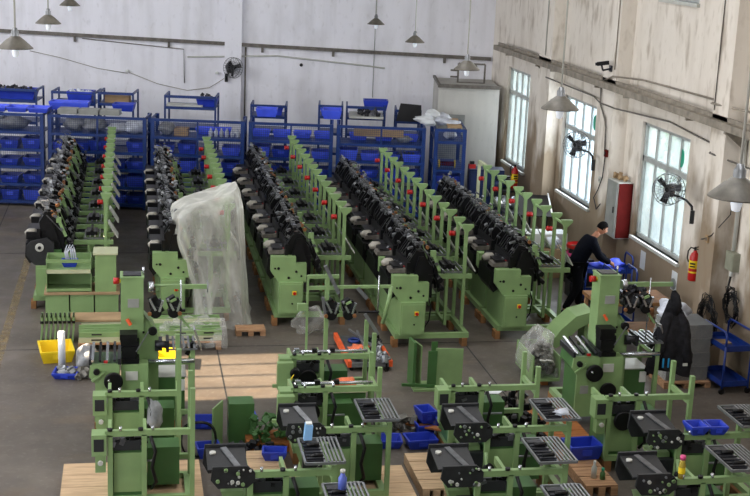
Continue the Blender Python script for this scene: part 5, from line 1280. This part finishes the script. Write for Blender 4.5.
for (x, y, z, w, d, h, mt, lab) in ((8.25, 25.5, 0, .45, .5, .75, 'white', 'white carton standing upright behind the posts'), (8.72, 25.7, 0, .4, .45, .7, 'paper', 'second white carton right of the upright one'), (8.3, 24.7, 0, .5, .5, .6, 'board', 'brown open carton below the white cartons'), (8.75, 24.0, 0, .4, .5, .55, 'dark', 'dark crate right of the brown carton')):
    t = thing('carton', lab, 'box', (x, y, z), R(6*k-8)); MB().box(0, w, 0, d, 0, h).out('box', mt, t)
    m = MB(); m.bar((0, -.0, h), (-.12, 0, h+.06), d, .01, (1, 0, 1)) if False else m.box(-.1, 0, 0, d, h-.01, h); m.out('flap', mt, t); k += 1
m = MB(); m.blob((0, 0, .1), (.2, .2, .12), 17, .4); tag(m.out('plastic_bag', 'wsack', None, (8.5, 24.95, .6)), 'white bag on the brown carton near the right row posts', 'bag')
t = thing('coat', 'red and dark coat heaped by the posts left of the person', 'coat', (8.55, 23.45, 0)); m = MB(); m.blob((0, 0, .62), (.2, .22, .42), 19, .3, 18, 14); m.out('coat', 'jacket', t)
for z, mt in ((1.0, 'red'), (.84, 'pink'), (.68, 'white'), (.52, 'dred')): m = MB(); m.lathe([(.215, -.035), (.225, 0), (.215, .035)], (0, 0, z), 18); m.out('stripe', mt, t)
MB().box(-.15, .15, -.15, .15, 0, .3).out('stool', 'dark', t)
# ---------------------------------------------------------------- the person
def skin_mesh(name, joints, edges, radii, root, mt, sub=2):
    me = bpy.data.meshes.new(name); me.from_pydata([tuple(j) for j in joints], edges, []); me.update()
    o = bpy.data.objects.new(name, me); COL.objects.link(o)
    md = o.modifiers.new('skin', 'SKIN'); md.use_smooth_shade = True
    if not me.skin_vertices: me.attributes
    sv = me.skin_vertices[0].data
    for i, r in enumerate(radii):
        sv[i].radius = (r, r) if not isinstance(r, tuple) else r
        sv[i].use_root = (i == root)
    s2 = o.modifiers.new('sub', 'SUBSURF'); s2.levels = sub; s2.render_levels = sub
    dg = bpy.context.evaluated_depsgraph_get(); dg.update()
    ev = o.evaluated_get(dg); nm = bpy.data.meshes.new_from_object(ev)
    o.modifiers.clear(); o.data = nm; nm.materials.clear(); nm.materials.append(M[mt])
    for p in nm.polygons: p.use_smooth = True
    bpy.data.meshes.remove(me)
    return o
px, py = 8.12, 22.3
J = {}
def j(n, x, y, z, r): J[n] = (Vector((x, y, z)), r)
# x forward (towards the cart), y: -left of picture depth
j('pelvis', .0, 0, .92, .14); j('waist', .06, 0, 1.06, .125); j('chest', .17, 0, 1.27, .15); j('neckb', .29, 0, 1.44, .07); j('neck', .35, 0, 1.49, .055); j('head0', .40, 0, 1.55, .075)
j('shR', .24, -.19, 1.38, .07); j('elR', .36, -.24, 1.12, .048); j('wrR', .60, -.16, 1.0, .035)
j('shL', .26, .18, 1.37, .07); j('elL', .44, .2, 1.12, .048); j('wrL', .64, .12, .99, .035)
j('hipR', .0, -.1, .88, .1); j('knR', .02, -.13, .5, .066); j('anR', -.22, -.15, .1, .045); j('toR', -.06, -.16, .04, .04)
j('hipL', .02, .1, .88, .1); j('knL', .16, .12, .5, .066); j('anL', .14, .12, .1, .045); j('toL', .30, .12, .04, .04)
def mk(name, names, edges, scale, mt, root, off=0.):
    idx = {n: i for i, n in enumerate(names)}
    return skin_mesh(name, [J[n][0] for n in names], [(idx[a], idx[b]) for a, b in edges], [tuple(q*scale+off for q in J[n][1]) if isinstance(J[n][1], tuple) else J[n][1]*scale+off for n in names], idx[root], mt)
E_b = [('pelvis', 'waist'), ('waist', 'chest'), ('chest', 'neckb'), ('neckb', 'neck'), ('neck', 'head0'), ('chest', 'shR'), ('shR', 'elR'), ('elR', 'wrR'), ('chest', 'shL'), ('shL', 'elL'), ('elL', 'wrL'),
       ('pelvis', 'hipR'), ('hipR', 'knR'), ('knR', 'anR'), ('anR', 'toR'), ('pelvis', 'hipL'), ('hipL', 'knL'), ('knL', 'anL'), ('anL', 'toL')]
J0 = dict(J)
for q_ in ('pelvis', 'waist', 'chest', 'shR', 'shL', 'neckb', 'hipR', 'hipL', 'knR', 'knL', 'elR', 'elL'): J[q_] = (J0[q_][0], J0[q_][1]*.78)
body = mk('body', list(J), E_b, 1., 'skin', 'pelvis')
J = J0
# head, ears, nose, hands added to the same continuous body mesh
def add_to(o, m):
    me = o.data; v0 = [tuple(v.co) for v in me.vertices]; f0 = [list(p.vertices) for p in me.polygons]
    k = len(v0); nm = bpy.data.meshes.new(o.name); nm.from_pydata(v0+m.v, [], f0+[[i+k for i in f] for f in m.f]); nm.materials.append(me.materials[0])
    for p in nm.polygons: p.use_smooth = True
    o.data = nm
HC = Vector((.46, 0, 1.615)); hd = Matrix.Rotation(R(28), 4, 'Y')     # looks down and forward (+x)
m = MB(); n1, n2 = 22, 16; vs = []
for i in range(n2+1):
    th = math.pi*i/n2
    for k in range(n1):
        ph = 2*math.pi*k/n1; x = math.sin(th)*math.cos(ph); y = math.sin(th)*math.sin(ph); z = math.cos(th)
        jaw = 1-.28*max(0, -z); v = Vector((x*.098*jaw+(.012 if z < 0 and x > 0 else 0), y*.078*jaw, z*.122))
        if x > .82 and abs(y) < .25 and -.35 < z < .15: v.x += .022*(1-abs(y)/.25)                      # nose
        if x > .6 and .1 < abs(y) < .45 and .0 < z < .3: v.x -= .009                                   # eye sockets
        vs.append(hd @ v+HC)
m.add(vs, [(i*n1+k, (i+1)*n1+k, (i+1)*n1+(k+1) % n1, i*n1+(k+1) % n1) for i in range(n2) for k in range(n1)], True)
for s_ in (-1, 1): m.blob(hd @ Vector((-.005, .078*s_, -.005))+HC, (.018, .01, .03), 1, .05, 8, 6)
def hand(m, w, d, side):
    w = Vector(w); d = Vector(d).normalized(); sidev = Vector((0, side, 0)); nrm = d.cross(sidev).normalized()
    palm = w+d*.045
    m.tube([w-d*.02, w+d*.01, palm, w+d*.085], [.026, .032, .036, .03], 10)
    for k, L in enumerate((.068, .076, .070, .055)):
        a = w+d*.078+sidev*(-.027+.018*k)
        dn = Vector((0, 0, -1)); p1 = a+(d*.8+dn*.4).normalized()*L*.5; p2 = p1+(d*.4+dn*.9).normalized()*L*.3; p3 = p2+(-d*.1+dn).normalized()*L*.25
        m.tube([a, p1, p2, p3], [.0095, .009, .0085, .007], 7)
    a = w+d*.03-sidev*.03; m.tube([a, a-sidev*.018+d*.03+Vector((0, 0, -.01)), a-sidev*.012+d*.055+Vector((0, 0, -.02))], [.012, .0105, .008], 7)
hand(m, J['wrR'][0], (.8, .1, -.5), -1); hand(m, J['wrL'][0], (.8, -.1, -.5), 1)
add_to(body, m)
P = thing('person', 'person in a dark navy jacket and trousers leaning over the blue cart', 'person', (px, py, 0))
body.parent = P
names = [n for n in J if n not in ('neck', 'head0', 'hipR', 'hipL', 'knR', 'knL', 'anR', 'anL', 'toR', 'toL')]
jk = mk('jacket', names, [e for e in E_b if e[0] in names and e[1] in names], 1.2, 'cloth', 'pelvis', .018); jk.parent = P
tn = ['pelvis', 'hipR', 'knR', 'anR', 'hipL', 'knL', 'anL']
tr = mk('trousers', tn, [e for e in E_b if e[0] in tn and e[1] in tn], 1.12, 'trouser', 'pelvis', .012); tr.parent = P
for s_ in ('R', 'L'):
    a, b = J['an'+s_][0], J['to'+s_][0]
    m = MB(); m.tube([a+Vector((-.04, 0, -.045)), a+Vector((.02, 0, -.04)), b+Vector((.03, 0, .01)), b+Vector((.10, 0, -.0))], [.04, .052, .046, .03], 12); o = m.out('shoe', 'rubber', P)
m = MB(); vs = []
for i in range(10):
    th = math.pi*.58*i/9
    for k in range(n1):
        ph = 2*math.pi*k/n1; x = math.sin(th)*math.cos(ph); y = math.sin(th)*math.sin(ph); z = math.cos(th)
        lim = .55 if x > .35 else 1.
        if x > .4 and z < .45: z = .45; 
        v = Vector((x*.108-.006, y*.088, z*.132+.004)); vs.append(hd @ v+HC)
m.add(vs, [(i*n1+k, (i+1)*n1+k, (i+1)*n1+(k+1) % n1, i*n1+(k+1) % n1) for i in range(9) for k in range(n1)], True); m.out('hair', 'hair', P)
for s_ in (-1, 1):
    m = MB(); m.blob(hd @ Vector((.083, .028*s_, .012))+HC, (.008, .014, .006), 1, 0, 8, 6); m.out('eye', 'hair', P)
    m = MB(); m.blob(hd @ Vector((.086, .028*s_, .032))+HC, (.006, .018, .004), 1, 0, 8, 6); m.out('eyebrow', 'hair', P)
m = MB(); m.blob(hd @ Vector((.092, 0, -.058))+HC, (.007, .022, .006), 1, 0, 8, 6); m.out('mouth', 'dred', P)
